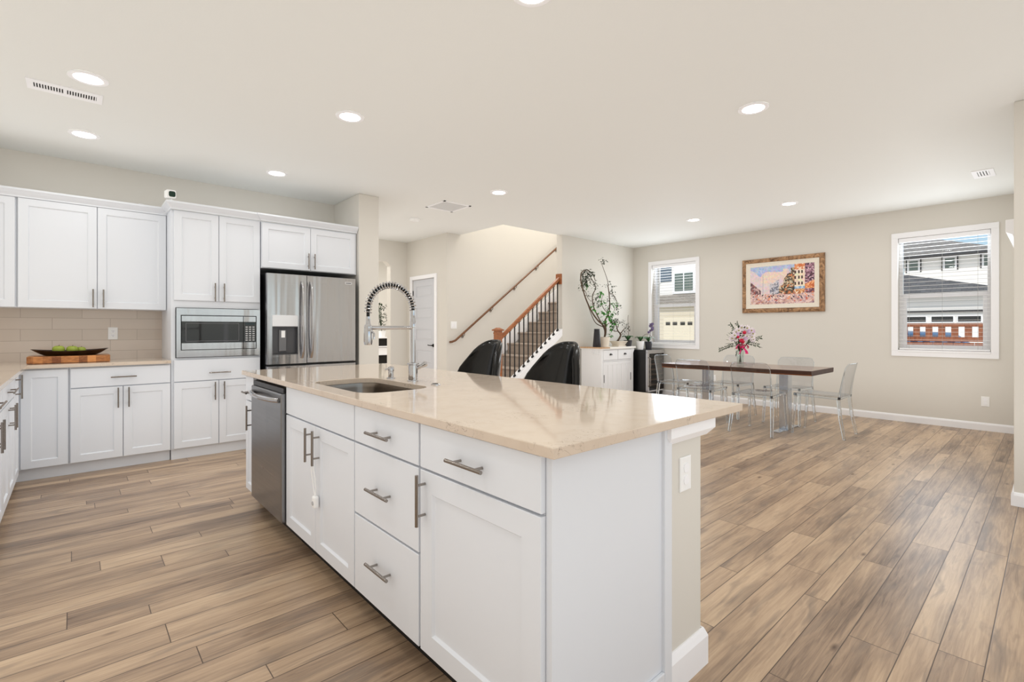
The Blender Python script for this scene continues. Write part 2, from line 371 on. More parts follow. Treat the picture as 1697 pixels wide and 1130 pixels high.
def handle(fm, u, v, L, vertical, parent, off=0.033):
    a = (u, v - L / 2) if vertical else (u - L / 2, v); b = (u, v + L / 2) if vertical else (u + L / 2, v)
    mb = MB().tube([fm(a[0], a[1], -off), fm(b[0], b[1], -off)], 0.006, 12)
    for k in (0.2, 0.8):
        p = (a[0] + (b[0] - a[0]) * k, a[1] + (b[1] - a[1]) * k)
        mb.tube([fm(p[0], p[1], 0.001), fm(p[0], p[1], -off)], 0.0045, 8)
    return mb.build('handle', NICKEL, parent, True)

def smooth_path(P, n=5):
    out = []
    for i in range(len(P) - 1):
        p0 = P[max(i - 1, 0)]; p1 = P[i]; p2 = P[i + 1]; p3 = P[min(i + 2, len(P) - 1)]
        for k in range(n):
            u = k / n; out.append(0.5 * ((2 * p1) + (p2 - p0) * u + (2 * p0 - 5 * p1 + 4 * p2 - p3) * u * u + (3 * p1 - p0 - 3 * p2 + p3) * u ** 3))
    return out + [P[-1]]
# ================================================================== SETTING
CH = 2.74
struct('floor', MB().box(-0.95, 8.0, -3.2, 11.0, -0.1, 0.0), FLOOR)
struct('ceiling', MB().box(-0.95, 4.72, -3.2, 11.0, CH, CH + 0.3).box(4.72, 8.12, -3.2, 5.46, CH, CH + 0.3).box(4.72, 6.12, 6.64, 11.0, CH, CH + 0.3), CEIL)
struct('wall_left', MB().box(-1.07, -0.95, -3.2, 6.12, 0, CH), WALL)
struct('wall_back', MB().box(-0.95, 2.41, 6.0, 6.12, 0, CH), WALL)
struct('wall_fridge', MB().box(2.41, 2.655, 5.29, 11.0, 0, CH), WALL, 0.006)
# hall beyond the kitchen
ch = 0.075
struct('wall_hall_end', MB().box(4.12, 4.45, 7.77, 7.9, 0, CH).box(2.655, 4.12, 7.77, 7.9, 2.37, CH)
       .prism([(4.12, 7.77, 2.37), (4.12, 7.77, 2.37 - ch), (4.12 - ch, 7.77, 2.37)], (0, 0.13, 0)), WALL)
struct('wall_hall_side', MB().box(4.447, 4.567, 7.585, 7.9, 0, CH).box(4.447, 4.567, 6.52, 6.866, 0, CH).box(4.447, 4.567, 6.866, 7.585, 2.05, CH), WALL)
struct('wall_far', MB().box(2.655, 6.12, 10.3, 10.42, 0, CH).box(6.0, 6.12, 6.64, 10.3, 0, CH), WALL)
struct('wall_stair', MB().box(4.567, 8.9, 6.52, 6.64, 0, 5.3), WALL)
struct('wall_stair_upper', MB().box(4.6, 8.9, 5.36, 5.46, CH + 0.3, 5.3).box(4.6, 4.72, 5.46, 6.52, CH + 0.3, 5.3).box(8.78, 8.9, 5.525, 6.52, 0, 5.3), WALL)
struct('ceiling_stair', MB().box(4.6, 8.9, 5.36, 6.64, 5.3, 5.4), CEIL)
struct('wall_dining_back', MB().box(5.95, 8.9, 5.40, 5.525, 0, CH + 0.3), WALL, 0.004)
SL = 0.722
def capz(x): return 1.185 + (x - 5.95) * SL
# closed half wall beside the stairs
x0h = 4.70
struct('wall_stair_low', MB().prism([(x0h, 5.405, 0), (5.95, 5.405, 0), (5.95, 5.405, capz(5.95) - 0.10), (x0h, 5.405, capz(x0h) - 0.10)], (0, 0.115, 0)), WALL)
struct('trim_stair_cap', MB().prism([(x0h, 5.393, capz(x0h) - 0.10), (5.95, 5.393, capz(5.95) - 0.10), (5.95, 5.393, capz(5.95) + 0.012), (x0h, 5.393, capz(x0h) + 0.012)], (0, 0.137, 0)), TRIM, 0.004)
# painting wall with the two windows
WZ0, WZ1 = 0.915, 2.37
W2, W1 = (0.505, 1.37), (4.145, 5.005)
mb = MB()
xa, xb = 7.98, 8.12
mb.box(xa, xb, -0.2, W2[0], 0, CH).box(xa, xb, W2[1], W1[0], 0, CH).box(xa, xb, W1[1], 5.40, 0, CH)
for a, b in (W1, W2): mb.box(xa, xb, a, b, 0, WZ0).box(xa, xb, a, b, WZ1, CH)
struct('wall_dining', mb, WALL)
struct('wall_right', MB().prism([(4.75, 0.19, 0), (7.98, 0.19, 0), (7.98, 0.05, 0), (4.89, 0.05, 0), (4.89, -3.2, 0), (4.75, -3.2, 0)], (0, 0, CH)), WALL, 0.006)
# glazed living-room wall behind the camera
struct('wall_front', MB().box(-0.95, 4.75, -3.32, -3.2, 2.5, CH).box(-0.95, 4.75, -3.32, -3.2, 0, 0.2).box(-0.95, -0.9, -3.32, -3.2, 0.2, 2.5).box(4.1, 4.75, -3.32, -3.2, 0.2, 2.5), WALL)
wf = struct_root('window_3', (1.6, -3.2, 0.2))
mb = MB()
for i in range(5): mb.box(-0.9 + i * 1.25 - 0.035, -0.9 + i * 1.25 + 0.035, -3.29, -3.22, 0.2, 2.5)
mb.box(-0.9, 4.1, -3.29, -3.22, 0.2, 0.27).box(-0.9, 4.1, -3.29, -3.22, 2.43, 2.5)
mb.build('frame', TRIM, wf)
MB().box(-0.9, 4.1, -3.258, -3.252, 0.27, 2.43).build('pane', GLASS, wf)

def board(x0, y0, x1, y1, side, h=0.092, t=0.014):
    """baseboard profile between two points; side = outward unit normal"""
    nx, ny = side
    prof = [(0, 0), (t, 0), (t, h - 0.02), (t - 0.006, h - 0.004), (t - 0.01, h), (0, h)]
    mb = MB(); mb.rings([[(x0 + nx * d, y0 + ny * d, z) for d, z in prof], [(x1 + nx * d, y1 + ny * d, z) for d, z in prof]]); return mb
struct('baseboard_dining', board(7.98, 0.19, 7.98, 5.40, (-1, 0)), TRIM)
struct('baseboard_dining_back', board(5.95, 5.40, 7.98, 5.40, (0, -1)), TRIM)
struct('baseboard_stair', board(4.72, 5.405, 5.95, 5.405, (0, -1)), TRIM)
b_ = board(4.75, 0.19, 4.75, -3.2, (-1, 0)); struct('baseboard_right', b_, TRIM)
struct('baseboard_right_side', board(4.75 - 0.014, 0.19, 7.98, 0.19, (0, 1)), TRIM)
struct('baseboard_fridge_wall', board(2.655, 5.29, 2.655, 7.77, (1, 0)), TRIM)
struct('baseboard_hall', board(4.447, 6.52, 4.447, 6.80, (-1, 0)), TRIM)
struct('baseboard_stair_wall', board(4.447, 6.52, 4.62, 6.52, (0, -1)), TRIM)

def window(name, y0, y1):
    r = struct_root(name, (7.98, (y0 + y1) / 2, WZ0))
    c = 0.068
    mb = MB()
    mb.box(7.962, 7.985, y0 - c, y1 + c, WZ1, WZ1 + c).box(7.962, 7.985, y0 - c, y1 + c, WZ0 - c, WZ0).box(7.962, 7.985, y0 - c, y0, WZ0, WZ1).box(7.962, 7.985, y1, y1 + c, WZ0, WZ1)
    mb.build('casing', TRIM, r, bevel=0.003)
    MB().box(7.955, 8.06, y0 + 0.001, y1 - 0.001, WZ0 - 0.012, WZ0 + 0.012).build('window_sill', TRIM, r, bevel=0.004)
    mb = MB(); f = 0.035; zm = 1.625
    for a, b in ((y0, y0 + f), (y1 - f, y1)): mb.box(8.06, 8.12, a, b, WZ0, WZ1)
    mb.box(8.06, 8.12, y0 + f, y1 - f, WZ1 - f, WZ1).box(8.06, 8.12, y0 + f, y1 - f, WZ0 + 0.013, WZ0 + f)
    mb.build('frame', TRIM, r)
    mb = MB(); g = 0.04
    mb.box(8.064, 8.10, y0 + f, y1 - f, zm - 0.03, zm + 0.02)
    for a, b in ((y0 + f, y0 + f + g), (y1 - f - g, y1 - f)): mb.box(8.064, 8.095, a, b, WZ0 + f, zm - 0.031)
    mb.box(8.065, 8.094, y0 + f + g, y1 - f - g, WZ0 + f, WZ0 + f + 0.045)
    mb.build('sash', TRIM, r, bevel=0.003)
    MB().box(8.098, 8.102, y0 + f, y1 - f, WZ0 + f, WZ1 - f).build('pane', GLASS, r)
    return r
window('window_1', *W1); window('window_2', *W2)
SLAT = mat('white_blind_slat', (236, 236, 236), 0.45)
CORD = mat('blind_cord', (170, 168, 162), 0.8)
def blind(y0, y1, label):
    r = thing('window_blind', label, 'blind', (8.02, (y0 + y1) / 2, WZ1), 'slatted blinds in the dining windows')
    MB().box(7.985, 8.045, y0 + 0.004, y1 - 0.004, WZ1 - 0.055, WZ1 - 0.002).build('head_rail', TRIM, r, bevel=0.003)
    mb = MB(); z = WZ1 - 0.085
    while z > WZ0 + 0.06:
        mb.box(7.997, 8.037, y0 + 0.008, y1 - 0.008, z - 0.0012, z + 0.0012); z -= 0.049
    mb.build('slats', SLAT, r)
    MB().box(7.992, 8.044, y0 + 0.008, y1 - 0.008, WZ0 + 0.016, WZ0 + 0.036).build('bottom_rail', SLAT, r, bevel=0.003)
    for k in (0.13, 0.5, 0.87):
        y = y0 + (y1 - y0) * k
        MB().tube([(7.991, y, WZ0 + 0.03), (7.991, y, WZ1 - 0.05)], 0.0012, 5).build('ladder_cord', CORD, r)
    return r
blind(*W1, 'white slatted blind, slats open, in the window behind the black wine fridge')
blind(*W2, 'white slatted blind, slats open, in the window with the brown fence outside')
# blind valance on the right-hand wall, its end in view
t = thing('blind_valance', 'white end of a blind valance jutting out of the right-hand wall corner', 'blind', (6.3, 0.22, 1.95))
MB().prism([(5.42, 0.19, 2.05), (5.42, 0.262, 2.05), (5.42, 0.262, 1.955), (5.42, 0.225, 1.935), (5.42, 0.19, 1.935)], (1.9, 0, 0)).build('valance', TRIM, t, bevel=0.003)
# hall door
d = struct_root('door_1', (4.447, 7.22, 0))
mb = MB(); c = 0.066
mb.box(4.428, 4.452, 6.866 - c, 6.866, 0, 2.05 + c).box(4.428, 4.452, 7.585, 7.585 + c, 0, 2.05 + c).box(4.428, 4.452, 6.866, 7.585, 2.05, 2.05 + c)
mb.build('casing', TRIM, d, bevel=0.004)
fm = face_x(4.46)
mb = MB(); mb.box(4.466, 4.50, 6.87, 7.581, 0.01, 2.046)
ys = [6.87, 6.978, 7.473, 7.581]
zs = [(0.24, 0.43), (0.60, 0.79), (0.985, 1.195), (1.36, 1.56), (1.745, 1.93)]
mb.box(4.46, 4.47, ys[0], ys[1], 0.01, 2.046).box(4.46, 4.47, ys[2], ys[3], 0.01, 2.046)
zz = 0.01
zs = [(0.22, 0.45), (0.60, 0.83), (1.0, 1.19), (1.365, 1.555), (1.748, 1.93)]
for a, b in zs:
    mb.box(4.46, 4.47, ys[1], ys[2], zz, a); zz = b
    mb.panel(fm, ys[1], ys[2], a, b, [(0, 0.010), (0.008, 0.010), (0.034, 0.001), (0.036, 0.001)])
mb.box(4.46, 4.47, ys[1], ys[2], zz, 2.046)
leaf = mb.build('door_leaf', DOORP, d)
mb = MB(); mb.tube([(4.46, 6.925, 0.92), (4.445, 6.925, 0.92)], 0.026, 16).tube([(4.446, 6.925, 0.92), (4.41, 6.925, 0.92)], 0.009).tube([(4.412, 6.92, 0.92), (4.41, 6.99, 0.922), (4.416, 7.035, 0.925)], 0.008)
mb.build('door_handle', IRON, d, True)
for z in (0.25, 1.05, 1.82): MB().box(4.452, 4.461, 7.570, 7.586, z - 0.045, z + 0.045).build('hinge', IRON, d)
struct('trim_backsplash', MB().box(-0.95, 0.66, 5.992, 6.0, 0.914, 1.376), TILE)

# ================================================================== KITCHEN CABINETS
YF = 5.362      # door fronts of the back run
def toe(fm, u0, u1, parent, depth, h=0.095): return MB().panel(fm, u0, u1, 0.0, h, [(0, depth + 0.02), (0, depth)]).build('toe_kick', WHITE, parent)
def body(x0, x1, y0, y1, z0, z1, parent): return MB().box(x0, x1, y0, y1, z0, z1).build('body', WHITE, parent)
fm = face_y(YF)
# corner base cabinet
t = thing('base_cabinet', 'white corner base cabinet with a tall plain door, left of the wide-drawer cabinet', 'cabinet', (-0.18, 5.68, 0), 'white base cabinets along the kitchen walls')
body(-0.327, -0.031, YF + 0.02, 5.99, 0.095, 0.884, t); toe(fm, -0.34, -0.031, t, 0.06)
shaker(fm, -0.310, -0.038, 0.102, 0.872, 'door', t)
t = thing('base_cabinet', 'white base cabinet with a wide drawer over two doors, below the cutting board', 'cabinet', (0.31, 5.68, 0), 'white base cabinets along the kitchen walls')
body(-0.029, 0.653, YF + 0.02, 5.99, 0.095, 0.884, t); toe(fm, -0.031, 0.653, t, 0.06)
o = slab(fm, -0.022, 0.650, 0.714, 0.872, 'drawer', t); handle(fm, 0.318, 0.79, 0.175, False, o)
o = shaker(fm, -0.022, 0.312, 0.102, 0.706, 'door', t); handle(fm, 0.28, 0.613, 0.17, True, o)
o = shaker(fm, 0.317, 0.650, 0.102, 0.706, 'door', t); handle(fm, 0.352, 0.613, 0.17, True, o)
# left run
XL = -0.31
def face_xp(X): return lambda u, v, d: (X - d, u, v)     # front that faces +x
fl = face_xp(XL)
t = thing('base_cabinet', 'white base cabinet in the corner with one full-height door and upright bar pull', 'cabinet', (-0.62, 5.1, 0), 'white base cabinets along the kitchen walls')
body(-0.94, XL - 0.02, 4.86, 5.99, 0.095, 0.884, t); toe(fl, 4.86, 5.38, t, 0.06)
o = shaker(fl, 4.87, 5.20, 0.102, 0.872, 'door', t); handle(fl, 4.93, 0.785, 0.17, True, o)
for y0, y1, lab in ((4.10, 4.855, 'white base cabinet on the left run, second from the corner, drawer over doors'), (3.3, 4.095, 'white base cabinet on the left run nearest the camera, drawer over two doors')):
    t = thing('base_cabinet', lab, 'cabinet', (-0.62, (y0 + y1) / 2, 0), 'white base cabinets along the kitchen walls')
    body(-0.94, XL - 0.02, y0, y1, 0.095, 0.884, t); toe(fl, y0, y1, t, 0.06)
    o = slab(fl, y0 + 0.006, y1 - 0.006, 0.730, 0.872, 'drawer', t); handle(fl, (y0 + y1) / 2, 0.80, 0.30, False, o)
    ym = (y0 + y1) / 2
    o = shaker(fl, y0 + 0.006, ym - 0.0025, 0.102, 0.722, 'door', t); handle(fl, ym - 0.05, 0.635, 0.16, True, o)
    o = shaker(fl, ym + 0.0025, y1 - 0.006, 0.102, 0.722, 'door', t); handle(fl, ym + 0.05, 0.635, 0.16, True, o)
# quartz worktop of the wall run, L shaped
mb = MB(); mb.prism([(-0.948, 5.998, 0.886), (0.652, 5.998, 0.886), (0.652, 5.335, 0.886), (-0.275, 5.335, 0.886), (-0.275, 3.3, 0.886), (-0.948, 3.3, 0.886)], (0, 0, 0.028))
tag(mb.build('countertop', QUARTZ, bevel=0.002), 'beige quartz L-shaped countertop on the white wall cabinets', 'countertop')
# upper cabinets
YU = 5.65; fu = face_y(YU)
def crown(path, z, mb=None):
    """crown moulding following a plan polyline, outward = right-hand side of travel"""
    prof = [(0.0, 0.0), (0.010, 0.0), (0.012, 0.012), (0.028, 0.030), (0.042, 0.048), (0.046, 0.052), (0.046, 0.068), (0.0, 0.068)]
    P = [Vector((x, y)) for x, y in path]; loops = []
    for i, p in enumerate(P):
        ds = []
        if i > 0: ds.append((p - P[i - 1]).normalized())
        if i < len(P) - 1: ds.append((P[i + 1] - p).normalized())
        ns = [Vector((q.y, -q.x)) for q in ds]
        nrm = ns[0] if len(ns) == 1 else (ns[0] + ns[1]) / (1 + ns[0].dot(ns[1]))
        loops.append([(p.x + nrm.x * d_, p.y + nrm.y * d_, z + h) for d_, h in prof])
    mb = mb or MB(); mb.rings(loops); return mb
t = thing('wall_cabinet', 'white corner wall cabinet showing only a strip of its door', 'cabinet', (-0.64, 5.83, 1.375), 'white wall cabinets above the backsplash')
body(-0.945, -0.349, YU + 0.02, 5.998, 1.375, 2.285, t); shaker(fu, -0.94, -0.358, 1.377, 2.272, 'door', t)
t = thing('wall_cabinet', 'white two-door wall cabinet with upright bar pulls, above the cutting board', 'cabinet', (0.15, 5.83, 1.375), 'white wall cabinets above the backsplash')
body(-0.347, 0.655, YU + 0.02, 5.998, 1.375, 2.285, t)
o = shaker(fu, -0.341, 0.150, 1.377, 2.272, 'door', t); handle(fu, 0.124, 1.467, 0.158, True, o)
o = shaker(fu, 0.155, 0.652, 1.377, 2.272, 'door', t); handle(fu, 0.194, 1.467, 0.158, True, o)
# tall microwave cabinet
t = thing('tall_cabinet', 'white floor-to-top cabinet housing the built-in microwave beside the fridge', 'cabinet', (1.03, 5.69, 0))
mb = MB(); yb = YF + 0.02
mb.box(0.657, 1.402, yb, 5.998, 0.095, 0.93).box(0.657, 1.402, yb, 5.998, 1.395, 2.29).box(0.657, 0.69, yb, 5.998, 0.93, 1.395).box(1.385, 1.402, yb, 5.998, 0.93, 1.395).box(0.69, 1.385, 5.8, 5.998, 0.93, 1.395)
mb.build('body', WHITE, t)
MB().box(0.66, 1.40, 5.40, 5.998, 0.0, 0.095).build('toe_kick', WHITE, t)
o = slab(fm, 0.677, 1.397, 0.714, 0.912, 'drawer', t); handle(fm, 1.04, 0.785, 0.18, False, o)
o = shaker(fm, 0.677, 1.032, 0.102, 0.706, 'door', t); handle(fm, 0.999, 0.61, 0.17, True, o)
o = shaker(fm, 1.037, 1.397, 0.102, 0.706, 'door', t); handle(fm, 1.075, 0.61, 0.17, True, o)
o = shaker(fm, 0.677, 1.032, 1.462, 2.284, 'door', t); handle(fm, 0.999, 1.545, 0.175, True, o)
o = shaker(fm, 1.037, 1.397, 1.462, 2.284, 'door', t); handle(fm, 1.075, 1.545, 0.175, True, o)
# cabinet above the fridge
t = thing('fridge_cabinet', 'white two-door cabinet bridging above the stainless fridge', 'cabinet', (1.9, 5.69, 1.815))
ff = face_y(5.332)
body(1.404, 2.405, 5.352, 5.998, 1.815, 2.285, t)
o = shaker(ff, 1.408, 1.885, 1.82, 2.272, 'door', t); handle(ff, 1.858, 1.917, 0.165, True, o)
o = shaker(ff, 1.889, 2.385, 1.82, 2.272, 'door', t); handle(ff, 1.922, 1.917, 0.165, True, o)
o = crown([(-0.945, YU + 0.004), (0.6565, YU + 0.004)], 2.274).build('crown_moulding', WHITE); tag(o, 'white crown moulding along the top of the left wall cabinets', 'moulding')
o = crown([(0.6575, 5.64), (0.6575, 5.35), (1.403, 5.35), (1.403, 5.338), (2.406, 5.338)], 2.287).build('crown_moulding', WHITE); tag(o, 'white crown moulding above the microwave and fridge cabinets, stepped forward', 'moulding')

# island cabinets
XI = 0.872; fi = face_x(XI); YE = 0.842
t = thing('island_cabinet', 'white island cabinet nearest the camera with a drawer over a large door', 'cabinet', (1.15, 1.15, 0), 'island base cabinets')
ZB, ZT = 0.118, 0.885
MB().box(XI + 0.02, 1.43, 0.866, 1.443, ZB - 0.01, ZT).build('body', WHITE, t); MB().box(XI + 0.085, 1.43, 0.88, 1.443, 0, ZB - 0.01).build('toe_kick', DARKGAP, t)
o = slab(fi, 0.864, 1.437, 0.733, 0.880, 'drawer', t); handle(fi, 1.152, 0.80, 0.175, False, o)
o = shaker(fi, 0.864, 1.437, ZB, 0.725, 'door', t, 0.07); handle(fi, 1.405, 0.632, 0.17, True, o)
MB().box(0.890, 1.40, YE, 0.862, 0.0, ZT).build('end_panel', WHITE, t)
MB().box(1.40, 1.443, YE - 0.012, 0.862, 0.0, ZT).box(0.91, 1.40, YE - 0.012, YE, 0.0, 0.105).build('end_trim', WHITE, t, bevel=0.003)
t = thing('island_cabinet', 'white three-drawer island cabinet between the near door and the sink doors', 'cabinet', (1.15, 1.7, 0), 'island base cabinets')
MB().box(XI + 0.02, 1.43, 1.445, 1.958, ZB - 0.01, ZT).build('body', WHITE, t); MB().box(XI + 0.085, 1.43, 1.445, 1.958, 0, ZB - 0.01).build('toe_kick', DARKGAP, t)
for a, b, h in ((0.733, 0.880, 0.797), (0.438, 0.725, 0.578), (ZB, 0.430, 0.288)):
    o = slab(fi, 1.449, 1.955, a, b, 'drawer', t); handle(fi, 1.70, h, 0.175, False, o)
t = thing('island_cabinet', 'white island sink cabinet with two doors under a plain false front', 'cabinet', (1.15, 2.4, 0), 'island base cabinets')
mb = MB(); mb.box(XI + 0.02, 1.43, 1.960, 2.842, ZB - 0.01, 0.60).box(XI + 0.02, 0.92, 1.960, 2.842, 0.60, ZT).box(1.40, 1.43, 1.96, 2.842, 0.60, ZT).box(0.92, 1.40, 2.80, 2.842, 0.60, ZT).box(0.92, 1.40, 1.96, 1.98, 0.60, ZT)
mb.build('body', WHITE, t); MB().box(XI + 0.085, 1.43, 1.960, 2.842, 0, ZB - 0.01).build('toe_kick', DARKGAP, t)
slab(fi, 1.963, 2.838, 0.733, 0.880, 'false_front', t)
o = shaker(fi, 1.963, 2.398, ZB, 0.725, 'door', t); hl = handle(fi, 2.352, 0.632, 0.165, True, o)
o = shaker(fi, 2.403, 2.838, ZB, 0.725, 'door', t); handle(fi, 2.448, 0.632, 0.165, True, o)
t = thing('island_cabinet', 'narrow white island cabinet beyond the dishwasher, a drawer over a slim door', 'cabinet', (1.15, 3.6, 0), 'island base cabinets')
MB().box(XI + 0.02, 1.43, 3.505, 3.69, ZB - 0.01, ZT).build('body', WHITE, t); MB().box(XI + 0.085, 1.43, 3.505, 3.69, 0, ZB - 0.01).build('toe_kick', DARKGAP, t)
o = slab(fi, 3.508, 3.688, 0.722, 0.880, 'drawer', t); handle(fi, 3.598, 0.775, 0.11, False, o)
o = shaker(fi, 3.508, 3.688, ZB, 0.714, 'door', t, 0.045); handle(fi, 3.535, 0.615, 0.16, True, o)
# child lock strap hanging from the sink door
t = thing('cabinet_lock', 'white child-lock strap hanging from the pull of the sink cabinet door', 'lock', (XI - 0.03, 2.352, 0.35))
MB().tube([(0.835, 2.352, 0.552), (0.842, 2.36, 0.50), (0.85, 2.362, 0.44), (0.852, 2.352, 0.405)], 0.0028, 6).tube([(0.842, 2.352, 0.552), (0.850, 2.346, 0.50), (0.854, 2.344, 0.44), (0.855, 2.352, 0.405)], 0.0028, 6).build('strap', PLATE, t, True)
MB().box(0.842, 0.866, 2.333, 2.371, 0.348, 0.405).build('lock_body', PLATE, t, bevel=0.008)
MB().tube([(0.8425, 2.352, 0.372), (0.839, 2.352, 0.372)], 0.010, 14).build('button', mat('grey_plastic', (170, 170, 172), 0.4), t, True)
# drywall half wall of the island with its outlet
struct('wall_island', MB().box(1.447, 1.680, 0.850, 3.69, 0, 0.885), WALL, 0.012)
mb = MB(); pr = [(0, 0.822), (0.012, 0.822), (0.034, 0.848), (0.034, 0.884), (0, 0.884)]
P_ = [(1.447, 0.90), (1.447, 0.850), (1.680, 0.850), (1.680, 3.69)]
nn = [(-1, 0), (-1, -1), (1, -1), (1, 0)]
mb.rings([[(x + a * d_, y + b * d_, z) for d_, z in pr] for (x, y), (a, b) in zip(P_, nn)])
struct('trim_island', mb, TRIM)
mb = MB(); pr = [(0, 0), (0.016, 0), (0.016, 0.10), (0.008, 0.12), (0.004, 0.128), (0, 0.128)]
mb.rings([[(x + a * d_, y + b * d_, z) for d_, z in pr] for (x, y), (a, b) in zip(P_, nn)])
struct('baseboard_island', mb, TRIM)

# island worktop with the sink cut-out
def rrect(x0, x1, y0, y1, r, n=6):
    pts = []
    for cx_, cy_, a0 in ((x1 - r, y1 - r, 0), (x0 + r, y1 - r, 90), (x0 + r, y0 + r, 180), (x1 - r, y0 + r, 270)):
        for k in range(n + 1):
            a = math.radians(a0 + 90 * k / n); pts.append((cx_ + r * math.cos(a), cy_ + r * math.sin(a)))
    return pts
SX0, SX1, SY0, SY1 = 0.945, 1.305, 2.02, 2.69
mb = MB(); bm = mb.bm
outer = [bm.verts.new((x, y, 0.914)) for x, y in ((0.852, 0.80), (1.905, 0.80), (1.905, 3.715), (0.852, 3.715))]
inner = [bm.verts.new((x, y, 0.914)) for x, y in rrect(SX0, SX1, SY0, SY1, 0.10)]
ed = [bm.edges.new((q[i], q[(i + 1) % len(q)])) for q in (outer, inner) for i in range(len(q))]
r_ = bmesh.ops.triangle_fill(bm, use_beauty=True, use_dissolve=False, edges=ed)
ex = bmesh.ops.extrude_face_region(bm, geom=list(bm.faces))
bmesh.ops.translate(bm, vec=(0, 0, -0.028), verts=[g for g in ex['geom'] if isinstance(g, bmesh.types.BMVert)])
tag(mb.build('island_countertop', QUARTZ, bevel=0.0025), 'long beige quartz island countertop with a sink cut into it', 'countertop')
t = thing('sink', 'stainless undermount sink set into the island countertop', 'sink', (1.12, 2.355, 0.66))
mb = MB(); lo = []
for ins, z, r in ((-0.02, 0.8855, 0.11), (0.0, 0.8855, 0.10), (0.004, 0.86, 0.098), (0.010, 0.72, 0.09), (0.03, 0.69, 0.08), (0.06, 0.682, 0.06)):
    lo.append([(x, y, z) for x, y in rrect(SX0 + ins, SX1 - ins, SY0 + ins, SY1 - ins, r)])
mb.rings(lo, (False, True)).build('basin', SINKST, t, True)
MB().lathe([(0.045, 0.683), (0.045, 0.686), (0.03, 0.6855), (0.028, 0.6835)], (1.125, 2.355, 0), 20).build('drain', CHROME, t, True)
MB().tube([(1.2955, 2.20, 0.83), (1.289, 2.20, 0.83)], 0.013, 14).build('overflow', BLACK, t)

# faucet
FX, FY = 1.375, 2.34
t = thing('kitchen_faucet', 'tall chrome spring-neck faucet standing behind the sink', 'faucet', (FX, FY, 0.914))
MB().lathe([(0.030, 0.914), (0.030, 0.919), (0.0255, 0.922), (0.0245, 1.003), (0.032, 1.006), (0.032, 1.013), (0.014, 1.018)], (FX, FY, 0), 24).build('base', CHROME, t, True)
MB().lathe([(0.013, 1.015), (0.013, 1.205), (0.016, 1.207), (0.016, 1.24), (0.0145, 1.244), (0.0145, 1.30)], (FX, FY, 0), 20).build('column', CHROME, t, True)
mb = MB(); mb.tube([(FX + 0.018, FY - 0.012, 0.985), (FX + 0.04, FY - 0.028, 0.998)], 0.011, 12).tube([(FX + 0.036, FY - 0.024, 0.996), (FX + 0.056, FY - 0.036, 1.008), (FX + 0.064, FY - 0.041, 1.010)], [0.010, 0.017, 0.011], 12)
mb.build('lever', CHROME, t, True)
R_ = 0.13
def arc(s):       # centre line: up the arch and down to the spray head
    if s < PI * R_: a = s / R_; return Vector((FX - R_ + R_ * math.cos(a), FY, 1.30 + R_ * math.sin(a)))
    return Vector((FX - 2 * R_, FY, 1.30 - (s - PI * R_)))
Ltot = PI * R_ + 0.02
MB().tube([arc(s_ * (Ltot + 0.06) / 40) for s_ in range(41)], 0.0085, 10).build('hose', BLACK, t, True)
mb = MB(); pts = []; turns = 27; nper = 12
for i in range(turns * nper + 1):
    s_ = Ltot * i / (turns * nper); p = arc(s_); q = arc(s_ + 0.002); tn = (q - p).normalized(); nb = Vector((0, 1, 0)); nr = tn.cross(nb)
    a = 2 * PI * i / nper; pts.append(p + (nr * math.cos(a) + nb * math.sin(a)) * 0.0165)
mb.tube(pts, 0.0034, 6).build('spring', CHROME, t, True)
HX = FX - 2 * R_
MB().tube([(FX, FY, 1.205), (HX, FY, 1.205)], 0.0105, 14).lathe([(0.017, 1.193), (0.019, 1.196), (0.019, 1.216), (0.017, 1.219)], (HX, FY, 0), 18).build('holder_arm', CHROME, t, True)
MB().lathe([(0.010, 1.262), (0.012, 1.225), (0.020, 1.20), (0.0215, 1.13), (0.019, 1.118), (0.012, 1.116)], (HX, FY, 0), 20).tube([(HX + 0.012, FY - 0.012, 1.19), (HX + 0.022, FY - 0.022, 1.175), (HX + 0.022, FY - 0.022, 1.145)], 0.005, 8).build('spray_head', CHROME, t, True)
t = thing('soap_dispenser', 'short chrome soap dispenser beside the faucet base', 'soap dispenser', (1.357, 2.555, 0.914))
MB().lathe([(0.024, 0.914), (0.024, 0.919), (0.016, 0.922), (0.0155, 0.955), (0.0175, 0.957), (0.0175, 0.972), (0.015, 0.981), (0.006, 0.984)], (1.357, 2.555, 0), 20).build('pump', CHROME, t, True)
MB().tube([(1.357, 2.555, 0.968), (1.325, 2.548, 0.97), (1.318, 2.547, 0.962)], 0.006, 8).build('spout', CHROME, t, True)
t = thing('air_switch', 'small round chrome button flush in the island countertop, next to the faucet', 'switch', (1.373, 2.113, 0.914))
MB().lathe([(0.024, 0.914), (0.024, 0.918), (0.019, 0.920), (0.017, 0.9185)], (1.373, 2.113, 0), 24).build('rim', CHROME, t, True)
MB().lathe([(0.0165, 0.917), (0.0165, 0.921), (0.012, 0.922)], (1.373, 2.113, 0), 20).build('button', BLACK, t, True)

